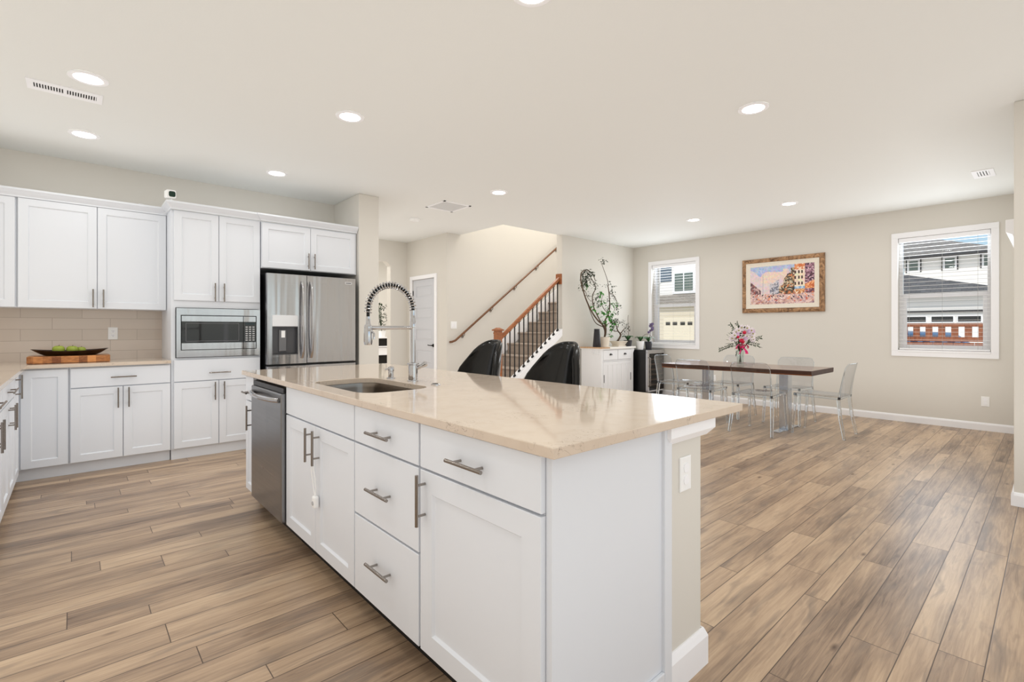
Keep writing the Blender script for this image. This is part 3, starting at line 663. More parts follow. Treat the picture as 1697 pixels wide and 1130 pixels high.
# ================================================================== APPLIANCES
t = thing('dishwasher', 'stainless dishwasher with a bowed towel-bar handle, built into the island', 'dishwasher', (1.15, 3.17, 0))
fd = face_x(0.848)
MB().box(0.89, 1.42, 2.85, 3.50, 0.10, 0.88).build('body', BLACK, t)
MB().panel(fd, 2.853, 3.455, 0.125, 0.838, [(0, 0.042), (0, 0.006), (0.006, 0.0)]).build('door', STEEL_H, t)
MB().panel(face_x(0.862), 2.853, 3.455, 0.84, 0.868, [(0, 0.03), (0, 0.0)]).build('control_strip', BLACK, t)
pts = [(0.848 - 0.042 * math.sin(PI * k / 16) ** 0.6, 2.885 + 0.535 * k / 16, 0.80) for k in range(17)]
MB().tube(pts, [0.014] * 17, 12).build('handle', STEEL, t, True)
MB().box(0.957, 1.42, 2.845, 3.503, 0, 0.10).build('toe_kick', BLACK, t)
# microwave
t = thing('microwave', 'built-in stainless microwave with black glass door, in the tall white cabinet', 'microwave', (1.04, 5.45, 0.935))
fw = face_y(5.352)
def frame_ring(fm_, u0, u1, v0, v1, wu, wv0, wv1, d0, d1):
    mb = MB()
    for a, b, c_, e in ((u0, u0 + wu, v0, v1), (u1 - wu, u1, v0, v1), (u0 + wu, u1 - wu, v0, v0 + wv0), (u0 + wu, u1 - wu, v1 - wv1, v1)):
        mb.panel(fm_, a, b, c_, e, [(0, d1), (0, d0)])
    return mb
frame_ring(fw, 0.694, 1.394, 0.936, 1.389, 0.033, 0.064, 0.062, 0.0, 0.03).build('trim_frame', STEEL, t)
MB().box(0.73, 1.36, 5.375, 5.79, 1.0, 1.325).build('body', BLACK, t)
fw2 = face_y(5.356)
dr = MB().panel(fw2, 0.735, 1.241, 1.006, 1.319, [(0, 0.018), (0, 0)]).build('door', STEEL, t)
MB().panel(face_y(5.353), 0.735, 1.241, 1.066, 1.268, [(0, 0.003), (0, 0)]).build('door_glass', BLKGLASS, dr)
frame_ring(face_y(5.3522), 0.765, 1.205, 1.082, 1.252, 0.004, 0.004, 0.004, 0, 0.0008).build('glass_border', mat('grey_print', (95, 95, 98), 0.4), dr)
cp = MB().panel(fw2, 1.246, 1.355, 1.006, 1.319, [(0, 0.018), (0, 0)]).build('control_panel', STEEL, t)
MB().panel(face_y(5.353), 1.246, 1.355, 1.066, 1.268, [(0, 0.003), (0, 0)]).build('keypad_glass', BLKGLASS, cp)
mb = MB(); KEY = mat('keypad_print', (190, 190, 192), 0.5)
for i in range(3):
    for j in range(7): mb.panel(face_y(5.3522), 1.262 + i * 0.031, 1.282 + i * 0.031, 1.082 + j * 0.0215, 1.092 + j * 0.0215, [(0, 0.0008), (0, 0)])
mb.build('key_legends', KEY, cp)
mb = MB().panel(face_y(5.3522), 1.262, 1.345, 1.238, 1.258, [(0, 0.0008), (0, 0)]); mb.build('display', mat('dark_display', (30, 44, 48), 0.2), cp)
# fridge
t = thing('refrigerator', 'stainless french-door fridge with a dispenser in its left door', 'refrigerator', (1.89, 5.6, 0))
MB().box(1.435, 2.345, 5.30, 5.985, 0.03, 1.765).build('body', BLACK, t)
fr = face_y(5.228); fr_b = 0.068
mb = MB()   # left door with the dispenser opening
DU0, DU1, DV0, DV1 = 1.474, 1.722, 0.935, 1.338
for a, b, c_, e in ((1.428, DU0, 0.842, 1.755), (DU1, 1.808, 0.842, 1.755), (DU0, DU1, 0.842, DV0), (DU0, DU1, DV1, 1.755)):
    mb.panel(fr, a, b, c_, e, [(0, fr_b), (0, 0)])
mb.box(DU0, DU1, 5.285, 5.296, DV0, DV1)
dl = mb.build('door', STEEL, t)
def bow(u, v0, v1):
    return [(u, 5.222 - 0.052 * min(1, math.sin(PI * k / 20) ** 0.45 * 1.0), v0 + (v1 - v0) * k / 20) for k in range(21)]
MB().tube(bow(1.762, 0.90, 1.69), 0.015, 12).build('handle', STEEL, dl, True)
dp = MB().panel(face_y(5.224), DU0, DU1, 1.222, DV1, [(0, 0.05), (0, 0.004), (0.004, 0)]).build('dispenser_panel', mat('silver_panel', (226, 227, 229), 0.3, 0.3), dl)
frame_ring(face_y(5.226), DU0, DU1, DV0, 1.222, 0.008, 0.010, 0.006, 0, 0.056).panel(face_y(5.272), DU0, DU1, DV0, 1.222, [(0, 0.012), (0, 0)]).build('dispenser_recess', mat('grey_recess', (92, 92, 95), 0.35, 0.6), dl)
MB().panel(face_y(5.250), 1.545, 1.618, 0.968, 1.19, [(0, 0.022), (0, 0.004), (0.006, 0)]).build('dispenser_paddle', mat('grey_paddle', (128, 128, 131), 0.3, 0.7), dl)
MB().panel(face_y(5.246), 1.565, 1.600, 1.11, 1.18, [(0, 0.006), (0, 0)]).build('dispenser_light', PLATE, dl)
MB().box(DU0 + 0.008, DU1 - 0.008, 5.232, 5.272, 0.937, 0.949).build('drip_tray', BLACK, dl)
dr = MB().panel(fr, 1.814, 2.343, 0.842, 1.755, [(0, fr_b), (0, 0.006), (0.006, 0)]).build('door', STEEL, t)
MB().tube(bow(1.852, 0.90, 1.69), 0.015, 12).build('handle', STEEL, dr, True)
MB().panel(face_y(5.2255), 2.222, 2.296, 1.690, 1.714, [(0, 0.003), (0, 0)]).build('badge', mat('badge_silver', (228, 228, 230), 0.3, 0.5), dr)
MB().panel(face_y(5.225), 2.228, 2.290, 1.698, 1.706, [(0, 0.001), (0, 0)]).build('badge_print', BLACK, dr)
o = MB().panel(fr, 1.428, 2.343, 0.06, 0.822, [(0, fr_b), (0, 0.006), (0.006, 0)]).build('freezer_drawer', STEEL, t)
MB().tube([(1.50, 5.225, 0.74), (1.50, 5.18, 0.74), (2.27, 5.18, 0.74), (2.27, 5.225, 0.74)], 0.012, 10).build('handle', STEEL, o, True)

# ================================================================== ON THE WALL COUNTER
BLOCK = wood_material('end_grain_block', (118, 66, 34), (206, 142, 84), (10, 10, 30), 0.4, block=(0.055, 0.06))
t = thing('cutting_board', 'thick end-grain wooden cutting board with clipped corners on the wall countertop', 'cutting board', (-0.025, 5.64, 0.914))
c = 0.03; x0, x1, y0, y1 = -0.285, 0.235, 5.49, 5.79
MB().prism([(x0 + c, y0, 0.916), (x1 - c, y0, 0.916), (x1, y0 + c, 0.916), (x1, y1 - c, 0.916), (x1 - c, y1, 0.916), (x0 + c, y1, 0.916), (x0, y1 - c, 0.916), (x0, y0 + c, 0.916)], (0, 0, 0.056)).build('block', BLOCK, t, bevel=0.004)
for x in (x0 + 0.06, x1 - 0.06):
    for y in (y0 + 0.05, y1 - 0.05): MB().lathe([(0.012, 0.9145), (0.012, 0.917)], (x, y, 0), 12).build('foot', BLACK, t)
DARKWOOD = mat('dark_wood_bowl', (34, 22, 18), 0.3, var=(20, 0.3))
t = thing('serving_bowl', 'shallow dark boat-shaped wooden bowl on the cutting board', 'bowl', (-0.02, 5.64, 0.972))
mb = MB(); lo = []; cx_, cy_ = -0.02, 5.64; N = 32
def boat(sx, sy, z, lift):
    out = []
    for k in range(N):
        a = 2 * PI * k / N; x = math.cos(a); y = math.sin(a)
        out.append((cx_ + sx * x, cy_ + sy * y * (1 - 0.35 * abs(x) ** 3), z + lift * abs(x) ** 2.2))
    return out
mb.rings([boat(0.16, 0.06, 0.9725, 0), boat(0.19, 0.085, 0.983, 0.004), boat(0.25, 0.13, 1.012, 0.016), boat(0.243, 0.125, 1.014, 0.016), boat(0.18, 0.08, 0.990, 0.005), boat(0.14, 0.05, 0.981, 0)])
mb.build('bowl', DARKWOOD, t, True)
APPLE = mat('green_apple_skin', (146, 160, 62), 0.3, var=(30, 0.18)); STEM = mat('brown_stem', (70, 50, 30), 0.7)
def apple(x, y, r, lab, tilt=0.0):
    z = 0.983 + r * 0.86
    t = thing('green_apple', lab, 'apple', (x, y, z), 'green apples in the dark bowl')
    prof = [(0.0005, -0.80), (0.25, -0.88), (0.62, -0.74), (0.9, -0.35), (1.0, 0.10), (0.92, 0.52), (0.64, 0.80), (0.36, 0.86), (0.16, 0.76), (0.001, 0.62)]
    MB().lathe([(a * r, b * r) for a, b in prof], (x, y, z), 20).build('fruit', APPLE, t, True)
    MB().tube([(x, y, z + r * 0.62), (x + r * 0.12, y, z + r * 1.05)], 0.002, 6).build('stem', STEM, t, True)
apple(-0.098, 5.635, 0.042, 'green apple at the open end of the bowl, away from the wall outlet')
apple(-0.012, 5.63, 0.040, 'green apple in the middle of the bowl, nearer the wall outlet')
apple(0.045, 5.665, 0.034, 'small green apple peeking from behind the others in the bowl')

# outlets and switches
def outlet(name, lab, fmap, u, v, cat='outlet', kind='duplex', W=0.072, Hh=0.116, grp=None):
    p0 = fmap(u, v, 0)
    t = thing(name, lab, cat, p0, grp)
    MB().panel(fmap, u - W / 2, u + W / 2, v - Hh / 2, v + Hh / 2, [(0, 0.0), (0, -0.004), (0.003, -0.006)]).build('cover_plate', PLATE, t)
    if kind == 'switch':
        for k in (-0.023, 0.023):
            MB().panel(fmap, u + k - 0.016, u + k + 0.016, v - 0.033, v + 0.033, [(0, -0.005), (0, -0.008), (0.002, -0.010)]).build('rocker', TRIM, t)
    else:
        for k in (-0.0205, 0.0205):
            lp = lambda d_: [fmap(u + 0.0165 * math.cos(a) , v + k + max(-0.0145, min(0.0145, 0.0175 * math.sin(a))), d_) for a in [2 * PI * i / 24 for i in range(24)]]
            so = MB().rings([lp(-0.005), lp(-0.009)]).build('socket', TRIM, t)
            mb = MB()
            if kind == 'duplex':
                for q in (-0.006, 0.006): mb.panel(fmap, u + q - 0.001, u + q + 0.001, v + k - 0.001, v + k + 0.007, [(0, -0.0085), (0, -0.0093)])
                mb.panel(fmap, u - 0.002, u + 0.002, v + k - 0.009, v + k - 0.005, [(0, -0.0085), (0, -0.0093)])
                mb.build('slots', BLACK, so)
    return t
outlet('wall_outlet', 'white double outlet on the taupe tile backsplash', lambda u, v, d: (u, 5.991 + d, v), 0.275, 1.155)
outlet('wall_outlet', 'white outlet with plug covers on the end of the beige island half wall', lambda u, v, d: (u, 0.8495 + d, v), 1.556, 0.705, kind='covered')
outlet('wall_outlet', 'white outlet low on the beige wall below the window with the fence view', lambda u, v, d: (7.98 + d, u, v), 0.553, 0.342, kind='covered')
outlet('wall_outlet', 'white outlet low on the wall behind the dining table', lambda u, v, d: (7.98 + d, u, v), 3.827, 0.367)
outlet('light_switch', 'white double light switch beside the hall door corner', lambda u, v, d: (u, 6.519 + d, v), 4.58, 1.258, 'light switch', 'switch', 0.118, 0.118)

# security camera on the crown moulding
t = thing('security_camera', 'small white security camera with a dark face on top of the tall cabinet', 'camera', (0.66, 5.335, 2.356))
MB().lathe([(0.022, 2.3555), (0.022, 2.360), (0.006, 2.363), (0.005, 2.385)], (0.655, 5.335, 0), 16).build('stand', PLATE, t, True)
def rsq(cx2, z2, hs, y, r=0.014): return [(cx2 + a, y, z2 + b) for a, b in rrect(-hs, hs, -hs, hs, r, 4)]
MB().rings([rsq(0.640, 2.412, 0.024, 5.372, 0.01), rsq(0.640, 2.412, 0.036, 5.362), rsq(0.650, 2.412, 0.038, 5.318), rsq(0.650, 2.412, 0.034, 5.312)]).build('housing', PLATE, t, True)
MB().rings([rsq(0.657, 2.412, 0.0255, 5.3125), rsq(0.657, 2.412, 0.0245, 5.309)]).build('lens_face', mat('dark_green_lens', (14, 44, 34), 0.12), t)
MB().tube(smooth_path([Vector(q) for q in ((0.645, 5.371, 2.385), (0.65, 5.42, 2.30), (0.62, 5.70, 2.30), (0.52, 5.70, 2.345), (0.46, 5.70, 2.365), (0.41, 5.70, 2.335), (0.38, 5.75, 2.345), (0.37, 5.76, 2.37))]), 0.0022, 6).build('cable', PLATE, t, True)

# ================================================================== BAR STOOLS
def make_stool(lab):
    t = thing('bar_stool', lab, 'bar stool', (0, 0, 0), 'black stools at the island')
    # back shell: +x is the rear, faces -x
    def hw(z): 
        k = (z - 0.66) / 0.445
        return 0.235 - 0.105 * max(0, (k - 0.30) / 0.70) ** 1.15
    def sh(s, z, off):
        w = hw(z); x = 0.17 + 0.11 * (z - 0.66) / 0.445 - 0.17 * abs(s) ** 2.2 * (1 - 0.35 * (z - 0.66) / 0.445)
        k = (z - 0.66) / 0.445
        zz = z - (0.075 * max(0, k - 0.55) / 0.45) * abs(s) ** 3.5 * 1.0
        nx = 1.0; ny = 0.9 * s
        q = Vector((nx, ny, 0)).normalized() * off
        return (x + q.x, s * w + q.y, zz)
    zs_ = [0.66, 0.74, 0.82, 0.90, 0.96, 1.01, 1.05, 1.08, 1.098, 1.105]
    ss = [-1 + 2 * i / 16 for i in range(17)]
    mb = MB(); loops = []
    for z in zs_:
        th = 0.022 if z < 1.09 else (0.018 if z < 1.1 else 0.008)
        loops.append([sh(s, z, th) for s in ss] + [sh(s, z, -th) for s in ss[::-1]])
    mb.rings(loops); mb.build('backrest', LEATHER, t, True, bevel=0.0)
    # piping along the rim
    rim = [sh(-1, z, 0) for z in zs_] + [sh(s, 1.105, 0) for s in ss[1:-1]] + [sh(1, z, 0) for z in zs_[::-1]]
    MB().tube(rim, 0.0125, 8).build('piping', LEATHER, t, True)
    lo = []
    for ins, z in ((0.02, 0.60), (0.0, 0.612), (0.0, 0.655), (0.018, 0.672), (0.06, 0.678)):
        lo.append([(x, y, z) for x, y in rrect(-0.22 + ins, 0.19 - ins, -0.215 + ins, 0.215 - ins, 0.09)])
    MB().rings(lo).build('seat', LEATHER, t, True)
    for sx in (-1, 1):
        for sy in (-1, 1): MB().tube([(sx * 0.15 - 0.01, sy * 0.15, 0.605), (sx * 0.20 - 0.01, sy * 0.19, 0.0)], [0.017, 0.011], 10).build('leg', IRON, t, True)
    q = [(-0.195, -0.178, 0.2), (0.175, -0.178, 0.2), (0.175, 0.178, 0.2), (-0.195, 0.178, 0.2), (-0.195, -0.178, 0.2)]
    mb = MB()
    for a, b in zip(q, q[1:]): mb.tube([a, b], 0.008, 8)
    mb.build('footrest', IRON, t, True)
    return t
st = make_stool('black leather bar stool at the island, the one beside the white sideboard')
st.location = (2.13, 2.11, 0)
st2 = copy_tree(st); st2['label'] = 'black leather bar stool at the island, the one in front of the stair newel'
st2.location = (2.13, 2.86, 0)

# ================================================================== STAIRS
t = thing('staircase', 'carpeted staircase climbing behind the black balusters', 'stairs', (6.4, 6.0, 0))
RISE, RUN, XS = 0.1895, 0.262, 4.655
for k in range(1, 15):
    xn = XS + RUN * (k - 1); z = RISE * k
    mb = MB(); y0 = 5.53
    mb.prism([(xn + 0.022, y0, z - RISE), (xn + 0.022, y0, z - 0.03), (xn + 0.004, y0, z - 0.028), (xn, y0, z - 0.014), (xn + 0.006, y0, z - 0.002), (xn + 0.02, y0, z), (min(xn + RUN + 0.021, 8.4), y0, z), (min(xn + RUN + 0.021, 8.4), y0, z - RISE)], (0, 6.495 - y0, 0))
    mb.build('step', CARPET, t)
MB().prism([(XS - 0.12, 6.496, 0.0), (8.3, 6.496, 2.62), (8.3, 6.496, 2.88), (XS - 0.12, 6.496, 0.26)], (0, 0.018, 0)).build('skirt_board', TRIM, t)
t = thing('stair_railing', 'oak stair handrail on black iron balusters between newel post and wall', 'railing', (5.3, 5.46, 0))
YB = 5.462
def rail_z(x): return 1.092 + (x - 4.71) * 0.757
mb = MB(); pr = [(-0.030, -0.022), (0.030, -0.022), (0.032, 0.0), (0.022, 0.022), (0.0, 0.03), (-0.022, 0.022), (-0.032, 0.0)]
mb.rings([[(x, YB + a, rail_z(x) + b * 1.2) for a, b in pr] for x in (4.665, 5.93)])
mb.build('handrail', OAK, t, bevel=0.003)
mb = MB(); nx_ = 4.625
mb.box(nx_ - 0.045, nx_ + 0.045, YB - 0.045, YB + 0.045, 0, 1.17).box(nx_ - 0.05, nx_ + 0.05, YB - 0.05, YB + 0.05, 1.125, 1.145).box(nx_ - 0.065, nx_ + 0.065, YB - 0.065, YB + 0.065, 1.17, 1.19)
mb.rings([[(nx_ + a * 0.055, YB + b * 0.055, 1.19) for a, b in ((-1, -1), (1, -1), (1, 1), (-1, 1))], [(nx_ + a * 0.02, YB + b * 0.02, 1.215) for a, b in ((-1, -1), (1, -1), (1, 1), (-1, 1))]])
mb.build('newel_post', OAK, t, bevel=0.002)
MB().box(5.925, 5.949, YB - 0.06, YB + 0.06, 1.93, 2.10).build('rosette', OAK, t, bevel=0.004)
NB = 13
for i in range(NB):
    x = 4.765 + i * (5.905 - 4.765) / (NB - 1); zb = capz(x) + 0.012; zt = rail_z(x) - 0.022
    b = MB().box(x - 0.007, x + 0.007, YB - 0.007, YB + 0.007, zb, zt).build('baluster', IRON, t)
    MB().prism([(x - 0.016, YB - 0.016, zb - 0.016 * SL + 0.0), (x + 0.016, YB - 0.016, zb + 0.016 * SL), (x + 0.013, YB - 0.016, zb + 0.028), (x - 0.013, YB - 0.016, zb + 0.022)], (0, 0.032, 0)).box(x - 0.014, x + 0.014, YB - 0.014, YB + 0.014, zt - 0.022, zt + 0.004).build('shoe', IRON, b)
t = thing('wall_handrail', 'oak handrail mounted on the far stair wall above the newel post', 'handrail', (5.7, 6.45, 1.9))
DOAK = wood_material('dark_oak', (92, 62, 44), (126, 88, 62), (6, 6, 30), 0.25)
def wr_z(x): return 1.01 + (x - 4.56) * 0.7335
pts = [(4.50, 6.505, 0.985), (4.505, 6.46, 0.99), (4.56, 6.445, 1.01), (7.6, 6.445, wr_z(7.6))]
MB().tube(pts, 0.018, 12).build('handrail', DOAK, t, True)
for x in (4.75, 5.35, 5.9, 6.45, 7.0): MB().tube([(x, 6.445, wr_z(x) - 0.012), (x, 6.46, wr_z(x) - 0.06), (x, 6.519, wr_z(x) - 0.075)], 0.006, 8).tube([(x, 6.512, wr_z(x) - 0.075), (x, 6.5195, wr_z(x) - 0.075)], 0.028, 14).build('bracket', NICKEL, t, True)
lamp('stair_lamp', 'AREA', (6.2, 6.0, 5.2), 42, (1, 0.97, 0.93), 1.2, 0.6, (0, 0, -1))

# ================================================================== SIDEBOARD
SBW = mat('white_furniture_paint', (226, 226, 227), 0.45); PINE = wood_material('light_wood_top', (176, 138, 104), (204, 168, 132), (3, 20, 20), 0.35)
t = thing('sideboard', 'white sideboard with two drawers over sliding plank doors, against the back wall', 'sideboard', (6.86, 5.14, 0))
sx0, sx1, sy0, sy1 = 6.40, 7.30, 4.95, 5.375
MB().box(sx0, sx1, sy0 + 0.02, sy1, 0.06, 0.862).box(sx0, sx0 + 0.05, sy0, sy0 + 0.02, 0.0, 0.862).box(sx1 - 0.05, sx1, sy0, sy0 + 0.02, 0.0, 0.862).box(sx0 + 0.05, sx1 - 0.05, sy0 + 0.004, sy0 + 0.02, 0.655, 0.675).box(sx0 + 0.05, sx1 - 0.05, sy0 + 0.004, sy0 + 0.02, 0.845, 0.862).build('body', SBW, t, bevel=0.002)
MB().box(6.385, 7.345, 4.925, 5.385, 0.862, 0.893).build('top', mat('white_top', (232, 228, 222), 0.25), t, bevel=0.004)
MB().box(6.383, 6.60, 4.923, 5.386, 0.872, 0.894).build('top_inset', PINE, t, bevel=0.003)
MB().prism([(6.44, 5.31, 0.862), (6.44, 5.16, 0.862), (6.44, 5.16, 0.70), (6.44, 5.20, 0.665), (6.44, 5.27, 0.665), (6.44, 5.31, 0.70)], (-0.03, 0, 0)).build('bracket', PINE, t, bevel=0.003)
mb = MB()
for y in (5.0, 5.1): mb.prism([(6.44, y, 0.85), (6.39, y, 0.85), (6.385, y, 0.80), (6.40, y, 0.765), (6.44, y, 0.74)], (0, 0.018, 0))
mb.tube([(6.40, 4.985, 0.785), (6.40, 5.135, 0.785)], 0.009, 8); mb.build('towel_bar', SBW, t, bevel=0.002)
mb = MB()
for y in (4.925, ): mb.prism([(7.30, y + 0.03, 0.86), (7.338, y + 0.03, 0.86), (7.338, y + 0.03, 0.83), (7.318, y + 0.03, 0.80), (7.30, y + 0.03, 0.76)], (0, 0.04, 0))
mb.build('corbel', SBW, t)
fs = face_y(sy0 - 0.002); xm = (sx0 + sx1) / 2
for a, b in ((sx0 + 0.055, xm - 0.006), (xm + 0.006, sx1 - 0.055)):
    o = MB().panel(fs, a, b, 0.68, 0.842, [(0, 0.02), (0, 0.003), (0.003, 0)]).build('drawer', SBW, t)
    cxx = (a + b) / 2; cupm = MB(); lo = []
    for q in range(9):
        a_ = PI * q / 8; lo.append([(cxx + 0.036 * math.cos(a_) * k, sy0 - 0.002 - d_, 0.76 + 0.028 * math.sin(a_) * k) for k, d_ in ((1, 0), (0.85, 0.016), (0.3, 0.022))])
    cupm.rings(lo, (False, False), wrap=False).build('cup_pull', IRON, o, True)
for i, (a, b) in enumerate(((sx0 + 0.052, xm + 0.02), (xm - 0.02, sx1 - 0.052))):
    yd = sy0 + (0.004 if i == 0 else 0.012); fd_ = face_y(yd)
    mb = MB().panel(fd_, a, b, 0.075, 0.652, [(0, 0.007), (0, 0)]); wd = (b - a) / 3
    for k in range(4): mb.box(a + (b - a - 0.035) * k / 3, a + (b - a - 0.035) * k / 3 + 0.035, yd - 0.006, yd + 0.001, 0.075, 0.652)
    for z in (0.075, 0.60): mb.box(a, b, yd - 0.0055, yd + 0.001, z, z + 0.052)
    o = mb.build('sliding_door', SBW, t)
    xx = a + 0.018 if i == 0 else b - 0.018
    MB().box(xx - 0.008, xx + 0.008, yd - 0.0075, yd - 0.002, 0.31, 0.44).build('finger_pull', BLACK, o)
for x in (sx0 + 0.025, sx1 - 0.025): MB().box(x - 0.025, x + 0.025, sy1 - 0.05, sy1, 0, 0.06).build('foot', SBW, t)
# wine fridge
t = thing('wine_fridge', 'black wine fridge with a glass door and wooden racks, in the corner under the window', 'wine fridge', (7.66, 5.05, 0))
MB().box(7.39, 7.93, 5.32, 5.36, 0.03, 0.83).box(7.39, 7.41, 4.76, 5.32, 0.03, 0.83).box(7.91, 7.93, 4.76, 5.32, 0.03, 0.83).box(7.41, 7.91, 4.76, 5.32, 0.03, 0.09).box(7.41, 7.91, 4.76, 5.32, 0.80, 0.83).build('body', BLACK, t)
mb = MB(); fw_ = face_y(4.715)
for a, b, c_, e in ((7.39, 7.435, 0.10, 0.828), (7.905, 7.93, 0.10, 0.828), (7.435, 7.905, 0.10, 0.125), (7.435, 7.905, 0.765, 0.828)): mb.panel(fw_, a, b, c_, e, [(0, 0.04), (0, 0)])
dd = mb.build('door', STEEL, t)
MB().box(7.435, 7.905, 4.728, 4.733, 0.125, 0.765).build('door_glass', thin_clear('smoked_glass', (0.55, 0.55, 0.57), 1.4), dd)
MB().tube([(7.418, 4.715, 0.20), (7.418, 4.68, 0.21), (7.418, 4.68, 0.69), (7.418, 4.715, 0.70)], 0.009, 8).build('handle', NICKEL, dd, True)
for z in (0.2, 0.29, 0.38, 0.47, 0.56, 0.65): MB().box(7.41, 7.91, 4.745, 4.77, z, z + 0.022).box(7.41, 7.91, 4.77, 5.30, z, z + 0.008).build('rack', PINE, t)
for x in (7.42, 7.90):
    for y in (4.78, 5.33): MB().tube([(x, y, 0), (x, y, 0.03)], 0.015, 8).build('foot', BLACK, t)

# ================================================================== PLANTS AND VASES
POTC = mat('cream_pot', (222, 212, 198), 0.5); POTB = mat('charcoal_pot', (58, 58, 62), 0.3); POTW = mat('white_pot', (236, 236, 236), 0.3); SOIL = mat('potting_soil', (56, 44, 36), 0.95, bump=(80, 1))
BARK = mat('grey_brown_bark', (88, 72, 58), 0.85, var=(40, 0.4)); LEAFG = mat('bright_green_leaf', (66, 142, 52), 0.4, var=(14, 0.35)); LEAFD = mat('dark_green_leaf', (48, 62, 42), 0.4, var=(14, 0.4)); LEAFO = mat('orchid_leaf', (52, 92, 50), 0.35, var=(10, 0.3))
ZT_ = 0.894
t = thing('ceramic_vase', 'dark tapered ceramic vase on the wooden end of the sideboard', 'vase', (6.545, 5.15, ZT_))
MB().lathe([(0.068, 0.8945), (0.070, 0.90), (0.060, 1.02), (0.047, 1.185), (0.048, 1.196), (0.041, 1.196), (0.041, 1.18), (0.05, 1.02), (0.05, 0.93)], (6.475, 5.1, 0), 24).build('vase', mat('dark_glazed_ceramic', (38, 38, 42), 0.3, bump=(60, 1.0), var=(50, 0.6)), t, True)
rnd = random.Random(3)
def pot(t, x, y, z, r0, r1, h, m, name='pot'):
    MB().lathe([(r0, z + 0.0005), (r1, z + h), (r1 - 0.012, z + h), (r1 - 0.015, z + h - 0.02)], (x, y, 0), 24).build(name, m, t, True)
    MB().lathe([(r1 - 0.014, z + h - 0.03), (r1 - 0.013, z + h - 0.019), (0.02, z + h - 0.014)], (x, y, 0), 20).build('soil', SOIL, t, True)
# branches given as image-plane offsets: a = metres to the right as seen from the kitchen, h = height, q = metres away
RX = Vector((math.sin(TH), -math.cos(TH), 0)); RD = Vector((math.cos(TH), math.sin(TH), 0))
def bp_(base, a, h, q=0.0, flat=False):
    if flat: return Vector(base) + Vector((a * 1.28, q - 0.0, h))
    return Vector(base) + RX * a + RD * q + Vector((0, 0, h))
PX_, PY_ = 6.70, 5.12
t = thing('potted_tree', 'tall straggly potted plant with bare twigs and green leaves in a cream pot', 'plant', (PX_, PY_, ZT_))
pot(t, PX_, PY_, ZT_, 0.078, 0.096, 0.165, POTC)
base = (PX_, PY_, ZT_ + 0.15)
branches = [   # (points, radius0, radius1)
    ([(0, 0), (0.02, 0.10), (-0.03, 0.20), (-0.16, 0.29), (-0.28, 0.42), (-0.40, 0.62), (-0.47, 0.80), (-0.51, 0.95), (-0.49, 1.06), (-0.40, 1.11), (-0.28, 1.06), (-0.22, 0.95)], .016, .006),
    ([(-0.03, 0.19), (-0.16, 0.24), (-0.24, 0.34), (-0.34, 0.56)], .009, .005),
    ([(0, 0), (0.0, 0.14), (-0.12, 0.32), (-0.24, 0.52), (-0.26, 0.70), (-0.20, 0.84), (-0.30, 1.0), (-0.40, 1.10)], .012, .005),
    ([(0, 0), (0.04, 0.13), (0.02, 0.28), (0.10, 0.40), (0.13, 0.55), (0.12, 0.74), (0.09, 0.90)], .015, .008),
    ([(0.09, 0.90), (0.06, 1.02), (-0.02, 1.20), (-0.05, 1.28)], .006, .003),
    ([(0.11, 0.76), (0.18, 0.74), (0.24, 0.62), (0.22, 0.50)], .006, .003),
    ([(0.10, 0.42), (-0.02, 0.48), (-0.10, 0.60), (-0.09, 0.72)], .007, .003),
    ([(0.13, 0.56), (0.22, 0.60), (0.28, 0.54)], .006, .003),
    ([(0.02, 0.2), (0.12, 0.26), (0.2, 0.24)], .007, .003),
    ([(-0.47, 0.82), (-0.40, 0.76), (-0.36, 0.66), (-0.30, 0.60)], .005, .003),
    ([(-0.40, 1.10), (-0.43, 0.98), (-0.42, 0.86)], .004, .002), ([(-0.40, 1.10), (-0.37, 0.98), (-0.38, 0.84)], .004, .002), ([(-0.40, 1.10), (-0.46, 1.0), (-0.46, 0.88)], .004, .002)]
mb = MB(); tips = []
paths = []
for pts, r0, r1 in branches:
    q0 = rnd.uniform(-0.06, 0.06)
    P = smooth_path([bp_(base, a, h, q0 * min(1, i / 3), True) for i, (a, h) in enumerate(pts)])
    paths.append(P); mb.tube(P, [r0 + (r1 - r0) * i / (len(P) - 1) for i in range(len(P))], 7)
mb.build('branches', BARK, t, True)
gl, dl_ = MB(), MB()
def spray(mb_, p, n, L, W, spread=0.05):
    for _ in range(n):
        d_ = Vector((rnd.uniform(-1, 1), rnd.uniform(-1, 1), rnd.uniform(-0.9, 0.4)))
        mb_.leaf(Vector(p) + Vector((rnd.uniform(-spread, spread), rnd.uniform(-spread, spread), rnd.uniform(-spread, spread))), d_, (rnd.uniform(-.3, .3), rnd.uniform(-.3, .3), 1), L * rnd.uniform(0.7, 1.2), W)
for a, h, n in ((-0.06, 0.62, 8), (-0.07, 0.75, 9), (0.16, 0.60, 8), (0.10, 0.36, 9), (0.02, 0.28, 9), (0.17, 0.24, 8), (0.20, 0.18, 7), (0.10, 0.04, 6), (-0.10, 0.40, 6), (0.22, 0.42, 6), (-0.24, 0.5, 4), (-0.34, 0.86, 4), (0.02, 0.45, 4), (0.16, 0.30, 6)):
    spray(gl, bp_(base, a, h, rnd.uniform(-.06, .06), True), n + 5, 0.072, 0.042, 0.04)
gl.build('green_leaves', LEAFG, t)
